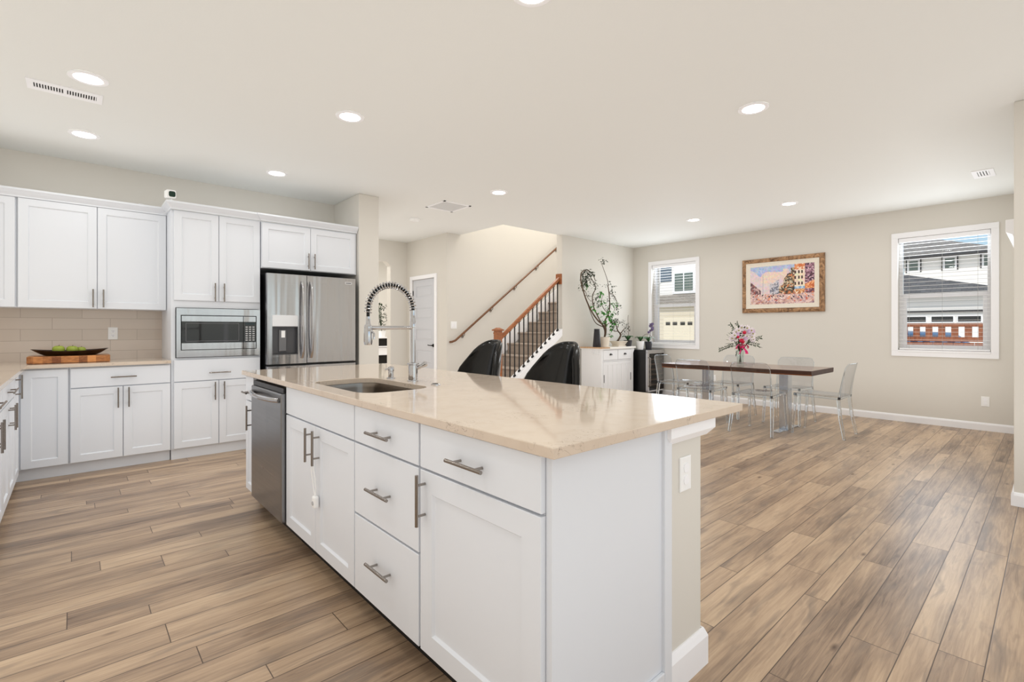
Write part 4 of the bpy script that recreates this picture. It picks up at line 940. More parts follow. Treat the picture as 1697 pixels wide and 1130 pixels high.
for a, h, n in ((-0.16, 0.60, 9), (-0.20, 0.70, 7), (-0.13, 0.55, 8), (0.12, 0.84, 10), (0.10, 0.93, 7), (0.20, 0.76, 7), (0.25, 0.68, 6), (0.29, 0.56, 7), (0.12, 0.52, 8), (0.24, 0.46, 9), (-0.41, 0.98, 26), (-0.38, 0.9, 20), (-0.33, 1.04, 14), (-0.44, 1.06, 14), (-0.40, 1.08, 14), (-0.28, 0.98, 8), (-0.47, 0.92, 8), (-0.40, 0.82, 8), (-0.15, 0.92, 6), (-0.22, 0.85, 5), (-0.30, 0.72, 4), (0.06, 0.66, 5), (-0.05, 1.30, 9)):
    spray(dl_, bp_(base, a, h, rnd.uniform(-.06, .06), True), n * 2, 0.05, 0.024, 0.05)
dl_.build('dark_leaves', LEAFD, t)
# bonsai
BX, BY = 7.03, 5.06
t = thing('bonsai', 'small bonsai tree in a shallow cream tray pot on the sideboard', 'plant', (BX, BY, ZT_))
def rr3(cx2, cy2, hx, hy, z, r): return [(x, y, z) for x, y in rrect(cx2 - hx, cx2 + hx, cy2 - hy, cy2 + hy, r, 4)]
MB().rings([rr3(BX, BY, 0.10, 0.07, ZT_ + 0.018, 0.03), rr3(BX, BY, 0.135, 0.10, ZT_ + 0.082, 0.03), rr3(BX, BY, 0.145, 0.108, ZT_ + 0.086, 0.03), rr3(BX, BY, 0.145, 0.108, ZT_ + 0.094, 0.03), rr3(BX, BY, 0.128, 0.092, ZT_ + 0.094, 0.03), rr3(BX, BY, 0.125, 0.09, ZT_ + 0.08, 0.03)]).box(BX - 0.11, BX + 0.11, BY - 0.075, BY + 0.075, ZT_ + 0.0005, ZT_ + 0.019).build('tray_pot', POTC, t, True)
MB().rings([rr3(BX, BY, 0.124, 0.088, ZT_ + 0.081, 0.03), rr3(BX, BY, 0.122, 0.086, ZT_ + 0.092, 0.03)]).build('soil', SOIL, t)
base = (BX, BY, ZT_ + 0.09); mb = MB(); lv = MB()
for pts, r0, r1 in (([(-0.03, 0), (0.01, 0.06), (0.03, 0.12), (-0.03, 0.18), (-0.04, 0.26)], .018, .009), ([(0.025, 0.12), (0.08, 0.17), (0.13, 0.22), (0.17, 0.21)], .009, .004), ([(-0.03, 0.18), (-0.10, 0.17), (-0.17, 0.22)], .008, .004), ([(-0.04, 0.24), (0.02, 0.30), (0.07, 0.33)], .007, .003), ([(-0.04, 0.25), (-0.09, 0.31), (-0.12, 0.36)], .007, .003)):
    P = smooth_path([bp_(base, a, h, rnd.uniform(-.02, .02), True) for a, h in pts]); mb.tube(P, [r0 + (r1 - r0) * i / (len(P) - 1) for i in range(len(P))], 7)
mb.build('trunk', BARK, t, True)
for a, h, n in ((-0.17, 0.24, 12), (-0.12, 0.36, 12), (-0.05, 0.37, 12), (0.06, 0.34, 12), (0.13, 0.27, 14), (0.18, 0.21, 12), (0.15, 0.14, 8), (-0.09, 0.30, 8)): spray(lv, bp_(base, a, h, rnd.uniform(-.05, .05), True), n * 2, 0.040, 0.018, 0.045)
lv.build('leaves', LEAFD, t)
# orchids on the wine fridge
ZF = 0.83
LILAC = mat('dark_lilac_petal', (92, 78, 112), 0.5, var=(30, 0.3))
def orchid(x, y, z, potm, lab, h, r=0.06, ph=0.10, spike=None, flowers=0, nleaf=7, stake=False):
    t = thing('potted_orchid', lab, 'plant', (x, y, z), 'potted orchids in the corner by the window')
    pot(t, x, y, z, r * 0.75, r, ph, potm)
    lv = MB()
    for k in range(nleaf):
        a = k * 2.4 + x * 9; d_ = Vector((math.cos(a), math.sin(a), rnd.uniform(0.5, 1.1))); p = Vector((x, y, z + ph - 0.01))
        prev = p
        L = rnd.uniform(0.10, 0.16); dirs = Vector((d_.x, d_.y, 0.9)).normalized()
        loops = []; sd = dirs.cross(Vector((0, 0, 1))).normalized()
        for s_ in range(6):
            u = s_ / 5; q = p + Vector((math.cos(a), math.sin(a), 0)) * L * u + Vector((0, 0, 0.09 * math.sin(u * 2.4)))
            w_ = 0.004 + 0.022 * math.sin(PI * min(1, u * 0.93 + 0.06)); loops.append([q + sd * w_, q + Vector((0, 0, -0.004)), q - sd * w_, q + Vector((0, 0, 0.001))])
        lv.rings(loops)
    lv.build('leaves', LEAFO, t, True)
    if spike:
        P = smooth_path([Vector((x, y, z + ph)) + RX * a + Vector((0, 0, b)) for a, b in spike]); MB().tube(P, 0.0035, 6).build('flower_spike', BARK, t, True)
        if flowers:
            fm_ = MB()
            for i in range(flowers):
                p = P[-1 - (i * len(P)) // (2 * flowers)] + Vector((rnd.uniform(-.03, .03), rnd.uniform(-.03, .03), rnd.uniform(-.02, .02)))
                for k in range(5):
                    a = 2 * PI * k / 5; fm_.leaf(p, RX * math.cos(a) + Vector((0, 0, math.sin(a))), -RD, 0.032, 0.024)
            fm_.build('blossoms', LILAC, t)
    return t
orchid(7.20, 4.99, ZT_, POTB, 'orchid with a tall bare stake in a charcoal pot on the sideboard end', 0.4, 0.075, 0.105, [(0, 0), (0.01, 0.15), (0.0, 0.36), (0.005, 0.44)], 0)
orchid(7.47, 4.92, ZF, POTW, 'leafy orchid in a white pot, middle of the wine fridge top', 0.3, 0.068, 0.15, [(0, 0), (0.06, 0.1), (0.15, 0.12), (0.22, 0.05)], 0, 9)
orchid(7.70, 4.90, ZF, POTB, 'orchid with dark lilac flowers in a charcoal pot beside the window', 0.5, 0.068, 0.14, [(0, 0), (0.02, 0.08), (0.05, 0.2), (0.055, 0.31)], 9)

# ================================================================== DINING TABLE
def table_mat():
    m, nt, b, n, l = new_mat('walnut_slab')
    tc = n.new('ShaderNodeTexCoord'); mp = n.new('ShaderNodeMapping'); mp.inputs['Scale'].default_value = (9, 1.3, 9); l.new(tc.outputs['Object'], mp.inputs[0])
    t_ = n.new('ShaderNodeTexNoise'); t_.inputs['Scale'].default_value = 1.6; t_.inputs['Detail'].default_value = 7; t_.inputs['Distortion'].default_value = 1.5; l.new(mp.outputs[0], t_.inputs['Vector'])
    l.new(ramp(n, l, t_.outputs['Fac'], [(0.3, lin((66, 36, 24))), (0.5, lin((112, 66, 42))), (0.72, lin((150, 98, 62)))]), b.inputs['Base Color']); b.inputs['Roughness'].default_value = 0.12
    return m
WALNUT = table_mat(); BARKED = mat('live_edge_bark', (58, 34, 26), 0.5, bump=(30, 1.0), var=(20, 0.4))
t = thing('dining_table', 'live-edge dark wood dining table on two brushed steel pedestals', 'table', (6.33, 2.6, 0))
def near_x(y): return 5.87 + 0.10 * (3.5 - y) / 1.7 + 0.018 * math.sin(y * 5.2) + 0.008 * math.sin(y * 13)
def far_x(y): return 6.74 + 0.02 * math.sin(y * 4.1 + 1) + 0.006 * math.sin(y * 15)
ysl = [1.775 + (3.53 - 1.775) * i / 48 for i in range(49)]
top = [(near_x(y), y) for y in ysl] + [(far_x(y), y) for y in ysl[::-1]]
def inset(pts, d_):
    cxm = sum(p[0] for p in pts) / len(pts); return [(x + (d_ if x < cxm else -d_), y) for x, y in pts]
mb = MB(); bm = mb.bm
zb_, zt_ = 0.682, 0.737
lo = [[(x, y, zb_) for x, y in inset(top, 0.018)], [(x, y, zb_ + 0.012) for x, y in inset(top, 0.004)], [(x, y, zt_ - 0.01) for x, y in top], [(x, y, zt_) for x, y in inset(top, 0.004)]]
mb.rings(lo)
me_o = mb.build('table_top', [WALNUT, BARKED], t)
for p in me_o.data.polygons:
    if abs(p.normal.z) < 0.6: p.material_index = 1
LEGST = steel_material('table_leg_steel', (205, 212, 222), 0.18, (60, 60, 2))
for y in (2.16, 3.12):
    o = MB().box(6.27, 6.40, y - 0.05, y + 0.05, 0.012, 0.672).build('pedestal', LEGST, t, bevel=0.004)
    MB().box(6.03, 6.64, y - 0.045, y + 0.045, 0, 0.012).build('foot_plate', LEGST, o, bevel=0.002)
    MB().box(6.05, 6.62, y - 0.12, y + 0.12, 0.672, 0.682).build('top_plate', LEGST, o)
# acrylic chairs: local +y is where the sitter faces
def make_chair(lab):
    t = thing('dining_chair', lab, 'chair', (0, 0, 0), 'clear acrylic chairs around the dining table')
    def bar(path, w0, w1, name):
        mb = MB(); lo = []
        for i, p in enumerate(path):
            k = i / (len(path) - 1); w_ = w0 + (w1 - w0) * k; x, y, z = p
            lo.append([(x - w_, y - w_, z), (x + w_, y - w_, z), (x + w_, y + w_, z), (x - w_, y + w_, z)])
        return mb.rings(lo).build(name, ACRYS, t, bevel=0.004)
    for s in (-1, 1):
        bar([(s * 0.235, -0.255, 0), (s * 0.222, -0.215, 0.22), (s * 0.212, -0.195, 0.425)], 0.013, 0.017, 'leg')
        bar([(s * 0.212, 0.265, 0), (s * 0.205, 0.245, 0.22), (s * 0.200, 0.232, 0.425)], 0.012, 0.016, 'leg')
    mb = MB()
    for s in (-1, 1): mb.prism([(s * 0.212 - 0.014, -0.212, 0.422), (s * 0.212 + 0.014, -0.212, 0.422), (s * 0.203 + 0.014, 0.25, 0.432), (s * 0.203 - 0.014, 0.25, 0.432)], (0, 0, 0.03))
    mb.box(-0.198, 0.198, -0.211, -0.185, 0.424, 0.452); mb.box(-0.189, 0.189, 0.222, 0.249, 0.434, 0.461)
    mb.build('seat_frame', ACRYS, t, bevel=0.004)
    # seat: dished thin sheet
    mb = MB(); lo = []
    for thk in (0.0, 0.006):
        lo.append([])
    g = 10
    def sp(u, v, dz): 
        x = (u - 0.5) * 0.385; y = -0.185 + v * 0.405
        return (x, y, 0.452 + 0.008 * v - 0.018 * (1 - (2 * u - 1) ** 2) * (1 - (2 * v - 1) ** 2) + dz)
    bm = mb.bm
    for dz in (0.0, 0.005):
        vv = [[bm.verts.new(sp(i / g, j / g, dz)) for j in range(g + 1)] for i in range(g + 1)]
        for i in range(g):
            for j in range(g): bm.faces.new((vv[i][j], vv[i + 1][j], vv[i + 1][j + 1], vv[i][j + 1]))
    mb.build('seat', ACRYL, t, True)
    # back: curved sheet with rounded top corners, thick side edges
    def bk(u, z):
        w_ = 0.212 + 0.004 * (z - 0.45) / 0.35
        x = u * w_; return (x, -0.205 - 0.065 * max(0, (z - 0.45) / 0.36) ** 1.3 - 0.028 * (1 - u * u), z)
    us = [-1 + 2 * i / 14 for i in range(15)]
    def ztop(u): a = max(0, (abs(u) - 0.72) / 0.28); return 0.815 - 0.05 * (1 - math.sqrt(max(0, 1 - a * a)))
    mb = MB(); bm = mb.bm
    for off in (0.0, -0.005):
        vv = [[bm.verts.new(Vector(bk(u, 0.45 + (ztop(u) - 0.45) * j / 10)) + Vector((0, off, 0))) for j in range(11)] for u in us]
        for i in range(14):
            for j in range(10): bm.faces.new((vv[i][j], vv[i + 1][j], vv[i + 1][j + 1], vv[i][j + 1]))
    mb.build('backrest', ACRYL, t, True)
    rim = [bk(-1, 0.43 + (ztop(-1) - 0.43) * j / 8) for j in range(9)] + [bk(u, ztop(u)) for u in us[1:-1]] + [bk(1, 0.43 + (ztop(1) - 0.43) * (8 - j) / 8) for j in range(9)]
    rr_ = [0.012 - 0.008 * min(1, j / 8) for j in range(9)] + [0.004] * 13 + [0.004 + 0.008 * min(1, j / 8) for j in range(9)]
    MB().tube(rim, rr_, 8).build('back_edge', ACRYS, t, True)
    return t
ch0 = make_chair('clear acrylic chair at the head of the dining table nearest the right-hand window')
spots = [(6.405, 1.775, 0, None),
         (5.965, 2.32, -PI / 2, 'clear acrylic chair on the kitchen side, nearer the right table end'),
         (5.965, 3.02, -PI / 2, 'clear acrylic chair on the kitchen side of the table, nearer the wine fridge'),
         (6.88, 2.31, PI / 2, 'clear acrylic chair on the wall side of the table, nearer the right-hand window'),
         (6.80, 3.02, PI / 2, 'clear acrylic chair on the wall side of the table, behind the flower vase'),
         (6.44, 3.60, PI, 'clear acrylic chair at the far head of the table, beside the wine fridge')]
for i, (x, y, rz, lab) in enumerate(spots):
    o = ch0 if i == 0 else copy_tree(ch0)
    o.location = (x, y, 0); o.rotation_euler = (0, 0, rz)
    if lab: o['label'] = lab

# vase of flowers
VX, VY, VZ = 6.26, 2.66, 0.737
t = thing('glass_vase', 'clear glass vase of water on the dining table', 'vase', (VX, VY, VZ))
MB().lathe([(0.040, VZ + 0.0005), (0.042, VZ + 0.01), (0.040, VZ + 0.10), (0.052, VZ + 0.195), (0.049, VZ + 0.195), (0.036, VZ + 0.10), (0.036, VZ + 0.02)], (VX, VY, 0), 24).build('glass', VASEG, t, True)
t = thing('flower_bouquet', 'mixed bouquet of white and pink flowers with a pink ribbon in the glass vase', 'flowers', (VX, VY, VZ + 0.02))
mb = MB(); rnd = random.Random(11); GST = mat('flower_stem', (46, 62, 36), 0.6)
for k in range(14):
    a = rnd.uniform(0, 2 * PI); r = rnd.uniform(0, 0.022); b = rnd.uniform(0.03, 0.15)
    mb.tube([(VX + r * math.cos(a), VY + r * math.sin(a), VZ + 0.025), (VX - 0.3 * r * math.cos(a), VY - .3 * r * math.sin(a), VZ + 0.16), (VX + b * math.cos(a), VY + b * math.sin(a), VZ + rnd.uniform(0.3, 0.42))], 0.0035, 6)
mb.build('stems', GST, t, True)
vb = (VX, VY, VZ)
lv = MB()
for k in range(110):
    a = rnd.gauss(0, 0.06); h = 0.33 + rnd.gauss(0, 0.06); q = rnd.gauss(0, 0.07); p = bp_(vb, a, h, q)
    lv.leaf(p, (p - Vector((VX, VY, VZ + 0.25))) + Vector((0, 0, -0.02)), (0, 0, 1), rnd.uniform(0.035, 0.06), 0.026)
for (a0, h0, a1, h1, n_) in ((0.08, 0.30, 0.24, 0.37, 9), (0.08, 0.28, 0.21, 0.27, 7), (-0.10, 0.26, -0.27, 0.21, 10), (-0.06, 0.40, -0.13, 0.53, 7), (-0.02, 0.42, -0.05, 0.55, 5)):
    for k in range(n_):
        u = k / (n_ - 1); p = bp_(vb, a0 + (a1 - a0) * u, h0 + (h1 - h0) * u - 0.02 * u * u, -0.03)
        for s in (-1, 1): lv.leaf(p, RX * (a1 - a0) + Vector((0, 0, (0.16 + rnd.uniform(-.05, .08)) * s + (h1 - h0))) + RD * rnd.uniform(-.08, .08), RD, rnd.uniform(0.03, 0.05), 0.013)
    lv.tube([bp_(vb, a0 * 0.3, 0.2, -0.03), bp_(vb, a0, h0, -0.03), bp_(vb, a1, h1 - 0.02, -0.03)], 0.002, 5)
lv.build('foliage', mat('bouquet_leaf', (44, 66, 40), 0.45, var=(20, 0.4)), t)
def bloom(mb_, p, r, petals=9, layers=2):
    for L in range(layers):
        for k in range(petals):
            a = 2 * PI * k / petals + L * 0.35; d_ = RX * math.cos(a) + Vector((0, 0, math.sin(a))) - RD * (0.25 + 0.55 * L)
            mb_.leaf(p, d_, -RD, r * (1 - 0.3 * L), r * 0.62, 0.2)
wm, pm, rm, cm = MB(), MB(), MB(), MB()
for a, h in ((-0.02, 0.475), (0.04, 0.47), (0.09, 0.44), (0.11, 0.40), (0.07, 0.41), (0.10, 0.36), (-0.09, 0.42), (-0.12, 0.38), (-0.06, 0.44), (0.0, 0.38), (0.04, 0.37), (-0.10, 0.34), (0.02, 0.43), (-0.14, 0.34), (0.12, 0.33)):
    p = bp_(vb, a, h, -0.09 + rnd.uniform(-0.03, 0.02)); bloom(wm, p, 0.046); cm.sphere(p - RD * 0.012, 0.008, sc=(1, 1, 1))
wm.build('white_blossoms', mat('white_petal', (240, 232, 236), 0.6), t); cm.build('blossom_centres', mat('yellow_green_centre', (150, 150, 60), 0.7), t, True)
for a, h in ((0.06, 0.43), (0.02, 0.34), (0.11, 0.43), (-0.08, 0.39)): bloom(pm, bp_(vb, a, h, -0.10), 0.034)
REDP = mat('red_petal', (190, 28, 62), 0.45, bump=(60, 1.0))
pm.build('lilac_blossoms', mat('pale_lilac_petal', (214, 190, 216), 0.6), t)
for a, h, r in ((0.0, 0.415, 0.022), (-0.035, 0.315, 0.028), (-0.02, 0.30, 0.022), (-0.08, 0.36, 0.018)):
    MB().sphere(bp_(vb, a, h, -0.11), r, u=14, v=9).build('rose', REDP, t, True)
mb = MB()
for a, h, tilt in ((-0.035, 0.245, 0.5), (0.035, 0.25, -0.5), (-0.045, 0.225, 0.1), (0.045, 0.235, -0.1), (0.0, 0.25, 0)):
    c0 = bp_(vb, a, h, -0.055)
    lo = []
    for i in range(9):
        u = 2 * PI * i / 8; q = c0 + RX * 0.034 * math.cos(u) + Vector((0, 0, 0.026 * math.sin(u) + tilt * 0.02 * math.cos(u)))
        lo.append([q - RD * 0.014, q + RD * 0.014])
    mb.rings(lo, (False, False), wrap=False)
mb.sphere(bp_(vb, 0, 0.235, -0.06), 0.014)
for a1 in (-0.03, 0.035, 0.05): mb.rings([[bp_(vb, a1 * .2 - 0.008, 0.23, -0.06), bp_(vb, a1 * .2 + 0.008, 0.23, -0.06)], [bp_(vb, a1 - 0.008, 0.18, -0.07), bp_(vb, a1 + 0.008, 0.185, -0.07)], [bp_(vb, a1 * 1.3 - 0.01, 0.145, -0.065), bp_(vb, a1 * 1.3 + 0.006, 0.15, -0.065)]], (False, False), wrap=False)
mb.build('ribbon_bow', mat('hot_pink_ribbon', (236, 52, 128), 0.4), t)

# ================================================================== PAINTING
def painted_canvas():
    W_, H_ = 132, 88; r = random.Random(21)
    me_b = bmesh.new(); Y0, Y1, Z0, Z1 = 2.325, 3.238, 1.535, 2.178
    cols = {}
    from mathutils import noise as nz_
    def px(u, v):     # u 0..1 left to right, v 0..1 bottom to top
        k = random.Random(int(u * 46 + 0.6 * math.sin(v * 31)) * 131 + int(v * 32 + 0.6 * math.sin(u * 37)) * 7919)   # one brush dab
        n_ = lambda q: (k.random() - 0.5) * q + (r.random() - 0.5) * q * 0.5
        wv = nz_.noise((u * 5, v * 5, 0.3)); w2 = nz_.noise((u * 11, v * 9, 2.3))
        base = (216 + n_(22), 198 + n_(18), 200 + n_(20))                       # hazy rose sky
        if v + 0.18 * wv > 0.80: base = (172 + n_(40), 184 + n_(34), 214 + n_(26))
        elif 0.2 < u < 0.6 and v + 0.2 * w2 > 0.62: base = (228 + n_(18), 204 + n_(22), 190 + n_(20))
        tr = 0.36 + 0.62 * max(0, (u - 0.44) / 0.27) + 0.12 * w2               # trees climbing to the right
        if 0.43 < u < 0.73 and 0.28 < v < min(0.9, tr):
            base = k.choice([(92, 74, 62), (140, 112, 88), (190, 156, 118), (74, 66, 62), (172, 164, 140), (206, 130, 86), (214, 196, 172), (58, 52, 52)])
        if 0.33 < u < 0.48 and 0.30 < v < 0.52 + 0.12 * (u - 0.33) / 0.15: base = k.choice([(150, 154, 170), (188, 186, 194), (112, 112, 124), (206, 200, 204)])
        if u < 0.19 and 0.27 < v < 0.64 - u * 1.3: base = k.choice([(180, 146, 146), (134, 100, 104), (200, 170, 164), (156, 84, 74), (96, 72, 78)])
        if 0.715 < u < 0.86 and v > 0.28:                                        # tall pale corner building
            base = (230 + n_(26), 212 + n_(30), 190 + n_(30))
            if v > 0.84: base = k.choice([(204, 116, 70), (222, 150, 104), (236, 206, 180)])
            fu_, fv_ = (u - 0.735) / 0.05 % 1, (v - 0.46) / 0.13 % 1
            if 0.45 < v < 0.82 and fu_ > 0.55 and 0.25 < fv_ < 0.75: base = (70, 52, 50)
            if 0.40 < v < 0.45: base = k.choice([(130, 166, 200), (200, 214, 226)])
            if v < 0.40: base = k.choice([(204, 140, 88), (226, 180, 132), (168, 100, 66), (238, 214, 190)])
        if u >= 0.86 and v > 0.26:
            base = k.choice([(74, 50, 66), (132, 94, 112), (168, 126, 142), (100, 66, 76), (204, 176, 184)])
            if 0.40 < v < 0.50 + (u - 0.86) * 0.6: base = k.choice([(216, 132, 78), (232, 170, 124), (190, 100, 60)])
            if v < 0.38: base = k.choice([(124, 80, 92), (178, 138, 156), (88, 60, 76), (206, 120, 84)])
        if v < 0.30 + 0.03 * w2:                                                 # crowd and pavement
            base = k.choice([(212, 178, 170), (194, 158, 154), (226, 198, 188), (180, 150, 156), (204, 168, 150), (216, 190, 190)])
            if v > 0.17 and k.random() < 0.30: base = k.choice([(60, 50, 58), (204, 88, 60), (240, 232, 222), (92, 80, 96), (230, 150, 110)])
            if v < 0.17 and k.random() < 0.18: base = k.choice([(196, 104, 90), (136, 112, 124), (176, 120, 106)])
        if abs(u - 0.222) < 0.005 and 0.3 < v < 0.78: base = (168, 162, 174)
        return base
    lay = me_b.loops.layers.color.new('paint')
    vv = [[me_b.verts.new((7.9525, Y1 - (Y1 - Y0) * i / W_, Z0 + (Z1 - Z0) * j / H_)) for j in range(H_ + 1)] for i in range(W_ + 1)]
    for i in range(W_):
        for j in range(H_):
            f = me_b.faces.new((vv[i][j], vv[i + 1][j], vv[i + 1][j + 1], vv[i][j + 1])); c_ = px((i + .5) / W_, (j + .5) / H_)
            for lp_ in f.loops: lp_[lay] = (*[max(0, min(255, q)) / 255 for q in c_], 1)
    return me_b
m_, nt_, b_, n_, l_ = new_mat('oil_paint'); at_ = n_.new('ShaderNodeVertexColor'); at_.layer_name = 'paint'; l_.new(at_.outputs[0], b_.inputs['Base Color']); b_.inputs['Roughness'].default_value = 0.55
t = thing('framed_painting', 'framed oil painting of a street scene in a brown wooden frame', 'painting', (7.975, 2.775, 1.87))
mb = MB(); mb.bm.free(); mb.bm = painted_canvas(); cv = mb.build('canvas', m_, t)
def pframe(y0, y1, z0, z1, prof, name, m):
    lo = [[(7.978 - d_, y0 + i, z0 + i), (7.978 - d_, y1 - i, z0 + i), (7.978 - d_, y1 - i, z1 - i), (7.978 - d_, y0 + i, z1 - i)] for i, d_ in prof]
    return MB().rings(lo, (False, False)).build(name, m, t)
pframe(2.197, 3.350, 1.448, 2.288, [(0, 0), (0, 0.02), (0.008, 0.034), (0.03, 0.044), (0.055, 0.040), (0.066, 0.030), (0.066, 0.0)], 'frame', wood_material('distressed_brown_frame', (84, 56, 36), (186, 146, 108), (8, 8, 8), 0.45))
pframe(2.263, 3.284, 1.514, 2.222, [(0, 0), (0, 0.036), (0.012, 0.036), (0.016, 0.030), (0.036, 0.028), (0.063, 0.026), (0.063, 0.0)], 'liner', mat('cream_liner', (222, 214, 200), 0.6, bump=(70, 1.0), var=(90, 0.12)))

# ================================================================== CEILING FITTINGS
GLOW = glow('lit_lens', (1.0, 0.94, 0.84), 9.0)
def ceiling_light(lab):
    t = thing('recessed_light', lab, 'ceiling light', (0, 0, CH), 'round recessed ceiling lights')
    MB().lathe([(0.098, CH - 0.0005), (0.098, CH - 0.006), (0.090, CH - 0.010), (0.072, CH - 0.007), (0.070, CH - 0.0035)], (0, 0, 0), 36, ends=(False, False)).build('trim_ring', TRIM, t, True)
    MB().lathe([(0.071, CH - 0.001), (0.071, CH - 0.006), (0.05, CH - 0.011), (0.001, CH - 0.013)], (0, 0, 0), 30).build('lens', GLOW, t, True)
    return t
def at_can(o, x, y, e):
    o.location = (x, y, CH)
    lamp('can_lamp', 'AREA', (0, 0, -0.016), e, (0.94, 0.975, 1.0), 0.12, None, (0, 0, -1), parent=o)
cans = [(0.065, 3.97, 'lit recessed ceiling light beside the long slotted vent'),
        (0.060, 5.14, 'lit recessed ceiling light in front of the two-door wall cabinet'),
        (1.490, 3.42, 'lit recessed ceiling light over the far end of the island'),
        (1.493, 5.15, 'lit recessed ceiling light in front of the fridge cabinet'),
        (3.57, 4.20, 'lit recessed ceiling light near the square return-air grille'),
        (3.53, 1.41, 'lit recessed ceiling light over the open floor right of the island'),
        (6.54, 2.19, 'lit recessed ceiling light above the dining table, right of the painting centre'),
        (6.52, 3.42, 'lit recessed ceiling light above the dining table end nearer the corner window'),
        (1.56, 1.60, 'lit recessed ceiling light over the near end of the island'),
        (0.06, 1.70, 'unseen recessed ceiling light added over the kitchen aisle near the camera'),  # out of view, added to brighten the kitchen
        (1.56, -0.90, 'unseen recessed ceiling light added over the living room, kitchen side'),  # this and the next: unseen lamps added for extra light from behind
        (3.53, -1.10, 'unseen recessed ceiling light added over the living room, window side')]
c0 = ceiling_light(cans[0][2])
allc = [c0] + [copy_tree(c0) for _ in cans[1:]]
for o, (x, y, lab) in zip(allc, cans): o['label'] = lab; at_can(o, x, y, 1.5 if (x < 2 and y > 5) else (3.7 if (x < 2 and y > 0) else 1.3 if y < 1.5 else 2.0))
t = thing('ceiling_vent', 'long white ceiling vent with two banks of short dark slots', 'vent', (-0.04, 4.29, CH))
mb = MB(); zf = CH - 0.006
mb.box(-0.222, 0.142, 4.203, 4.25, zf, CH).box(-0.222, 0.142, 4.325, 4.373, zf, CH).box(-0.222, -0.19, 4.25, 4.325, zf, CH).box(0.112, 0.142, 4.25, 4.325, zf, CH).box(-0.048, -0.034, 4.25, 4.325, zf, CH)
for b0 in (-0.19, -0.034):
    for k in range(11): mb.box(b0 + 0.0065 + k * 0.0131, b0 + 0.0125 + k * 0.0131, 4.25, 4.325, zf + 0.001, CH)
mb.build('grille', TRIM, t); MB().box(-0.19, 0.112, 4.25, 4.325, CH - 0.002, CH - 0.0003).build('duct', DARKGAP, t)
t = thing('return_air_grille', 'square white return-air grille on the ceiling above the hall opening', 'vent', (3.51, 5.1, CH))
mb = MB(); g0, g1, h0, h1 = 3.302, 3.71, 4.90, 5.32
mb.box(g0, g1, h0, h0 + 0.03, zf, CH).box(g0, g1, h1 - 0.03, h1, zf, CH).box(g0, g0 + 0.03, h0, h1, zf, CH).box(g1 - 0.03, g1, h0, h1, zf, CH)
mb.build('frame', TRIM, t)
mb = MB(); k = h0 + 0.034
while k < h1 - 0.035: mb.prism([(g0 + 0.03, k, CH - 0.005), (g0 + 0.03, k + 0.0112, CH - 0.0025), (g0 + 0.03, k + 0.0112, CH - 0.001), (g0 + 0.03, k, CH - 0.003)], (g1 - g0 - 0.06, 0, 0)); k += 0.0115
mb.build('louvres', PLATE, t)
t = thing('smoke_detector', 'round white smoke detector on the ceiling near the hall', 'smoke detector', (3.551, 6.0, CH))
MB().lathe([(0.072, CH - 0.0005), (0.072, CH - 0.010), (0.060, CH - 0.030), (0.052, CH - 0.034), (0.002, CH - 0.035)], (3.551, 6.0, 0), 28).build('housing', PLATE, t, True)
MB().lathe([(0.008, CH - 0.034), (0.008, CH - 0.037), (0.002, CH - 0.0375)], (3.575, 5.98, 0), 10).build('test_button', TRIM, t)
t = thing('ceiling_vent', 'small white ceiling register near the right-hand window', 'vent', (6.71, 0.475, CH))
mb = MB(); mb.box(6.548, 6.878, 0.40, 0.435, zf, CH).box(6.548, 6.878, 0.52, 0.557, zf, CH).box(6.548, 6.60, 0.435, 0.52, zf, CH).box(6.80, 6.878, 0.435, 0.52, zf, CH)
for k in range(4): mb.prism([(6.60, 0.437 + k * 0.021, CH - 0.006), (6.60, 0.451 + k * 0.021, CH - 0.002), (6.60, 0.453 + k * 0.021, CH - 0.002), (6.60, 0.439 + k * 0.021, CH - 0.006)], (0.2, 0, 0))
mb.build('grille', TRIM, t); MB().box(6.60, 6.80, 0.435, 0.52, CH - 0.0015, CH - 0.0003).build('duct', DARKGAP, t)

# ================================================================== FAR ROOM PAST THE HALL
t = thing('tall_shelf', 'narrow white open shelf glimpsed through the hall opening', 'shelf', (4.62, 9.1, 0))
mb = MB(); mb.box(4.38, 4.40, 8.95, 9.25, 0, 1.03).box(4.84, 4.86, 8.95, 9.25, 0, 1.03)
for z in (0.05, 0.485, 0.675, 0.835, 1.01): mb.box(4.40, 4.84, 8.95, 9.25, z, z + 0.02)
mb.build('case', TRIM, t)
for z, h, m__, lab in ((0.506, 0.165, DARKGAP, 'dark storage box on the lowest visible level of the far hall shelf'), (0.696, 0.13, POTW, 'white storage box between two dark ones on the far hall shelf'), (0.856, 0.15, DARKGAP, 'dark storage box just under the top of the far hall shelf')):
    t = thing('storage_box', lab, 'box', (4.62, 9.08, z), 'boxes on the far hall shelf')
    MB().box(4.42, 4.82, 8.97, 9.20, z, z + h - 0.03).build('box', m__, t, bevel=0.004); MB().box(4.415, 4.825, 8.965, 9.205, z + h - 0.03, z + h - 0.004).build('lid', m__, t, bevel=0.004)
t = thing('trailing_plant', 'dark leafy potted plant standing on the far hall shelf', 'plant', (4.62, 9.08, 1.03)); rnd = random.Random(5)
pot(t, 4.62, 9.08, 1.03, 0.06, 0.08, 0.13, POTW); lv = MB()
for k in range(110):
    p = Vector((4.60 + rnd.gauss(0, 0.055), 9.08 + rnd.gauss(0, 0.05), 1.17 + rnd.uniform(-0.02, 0.52))); lv.leaf(p, (rnd.uniform(-1, 1), rnd.uniform(-1, 1), rnd.uniform(-.4, 1)), (0, 0, 1), 0.10, 0.03)
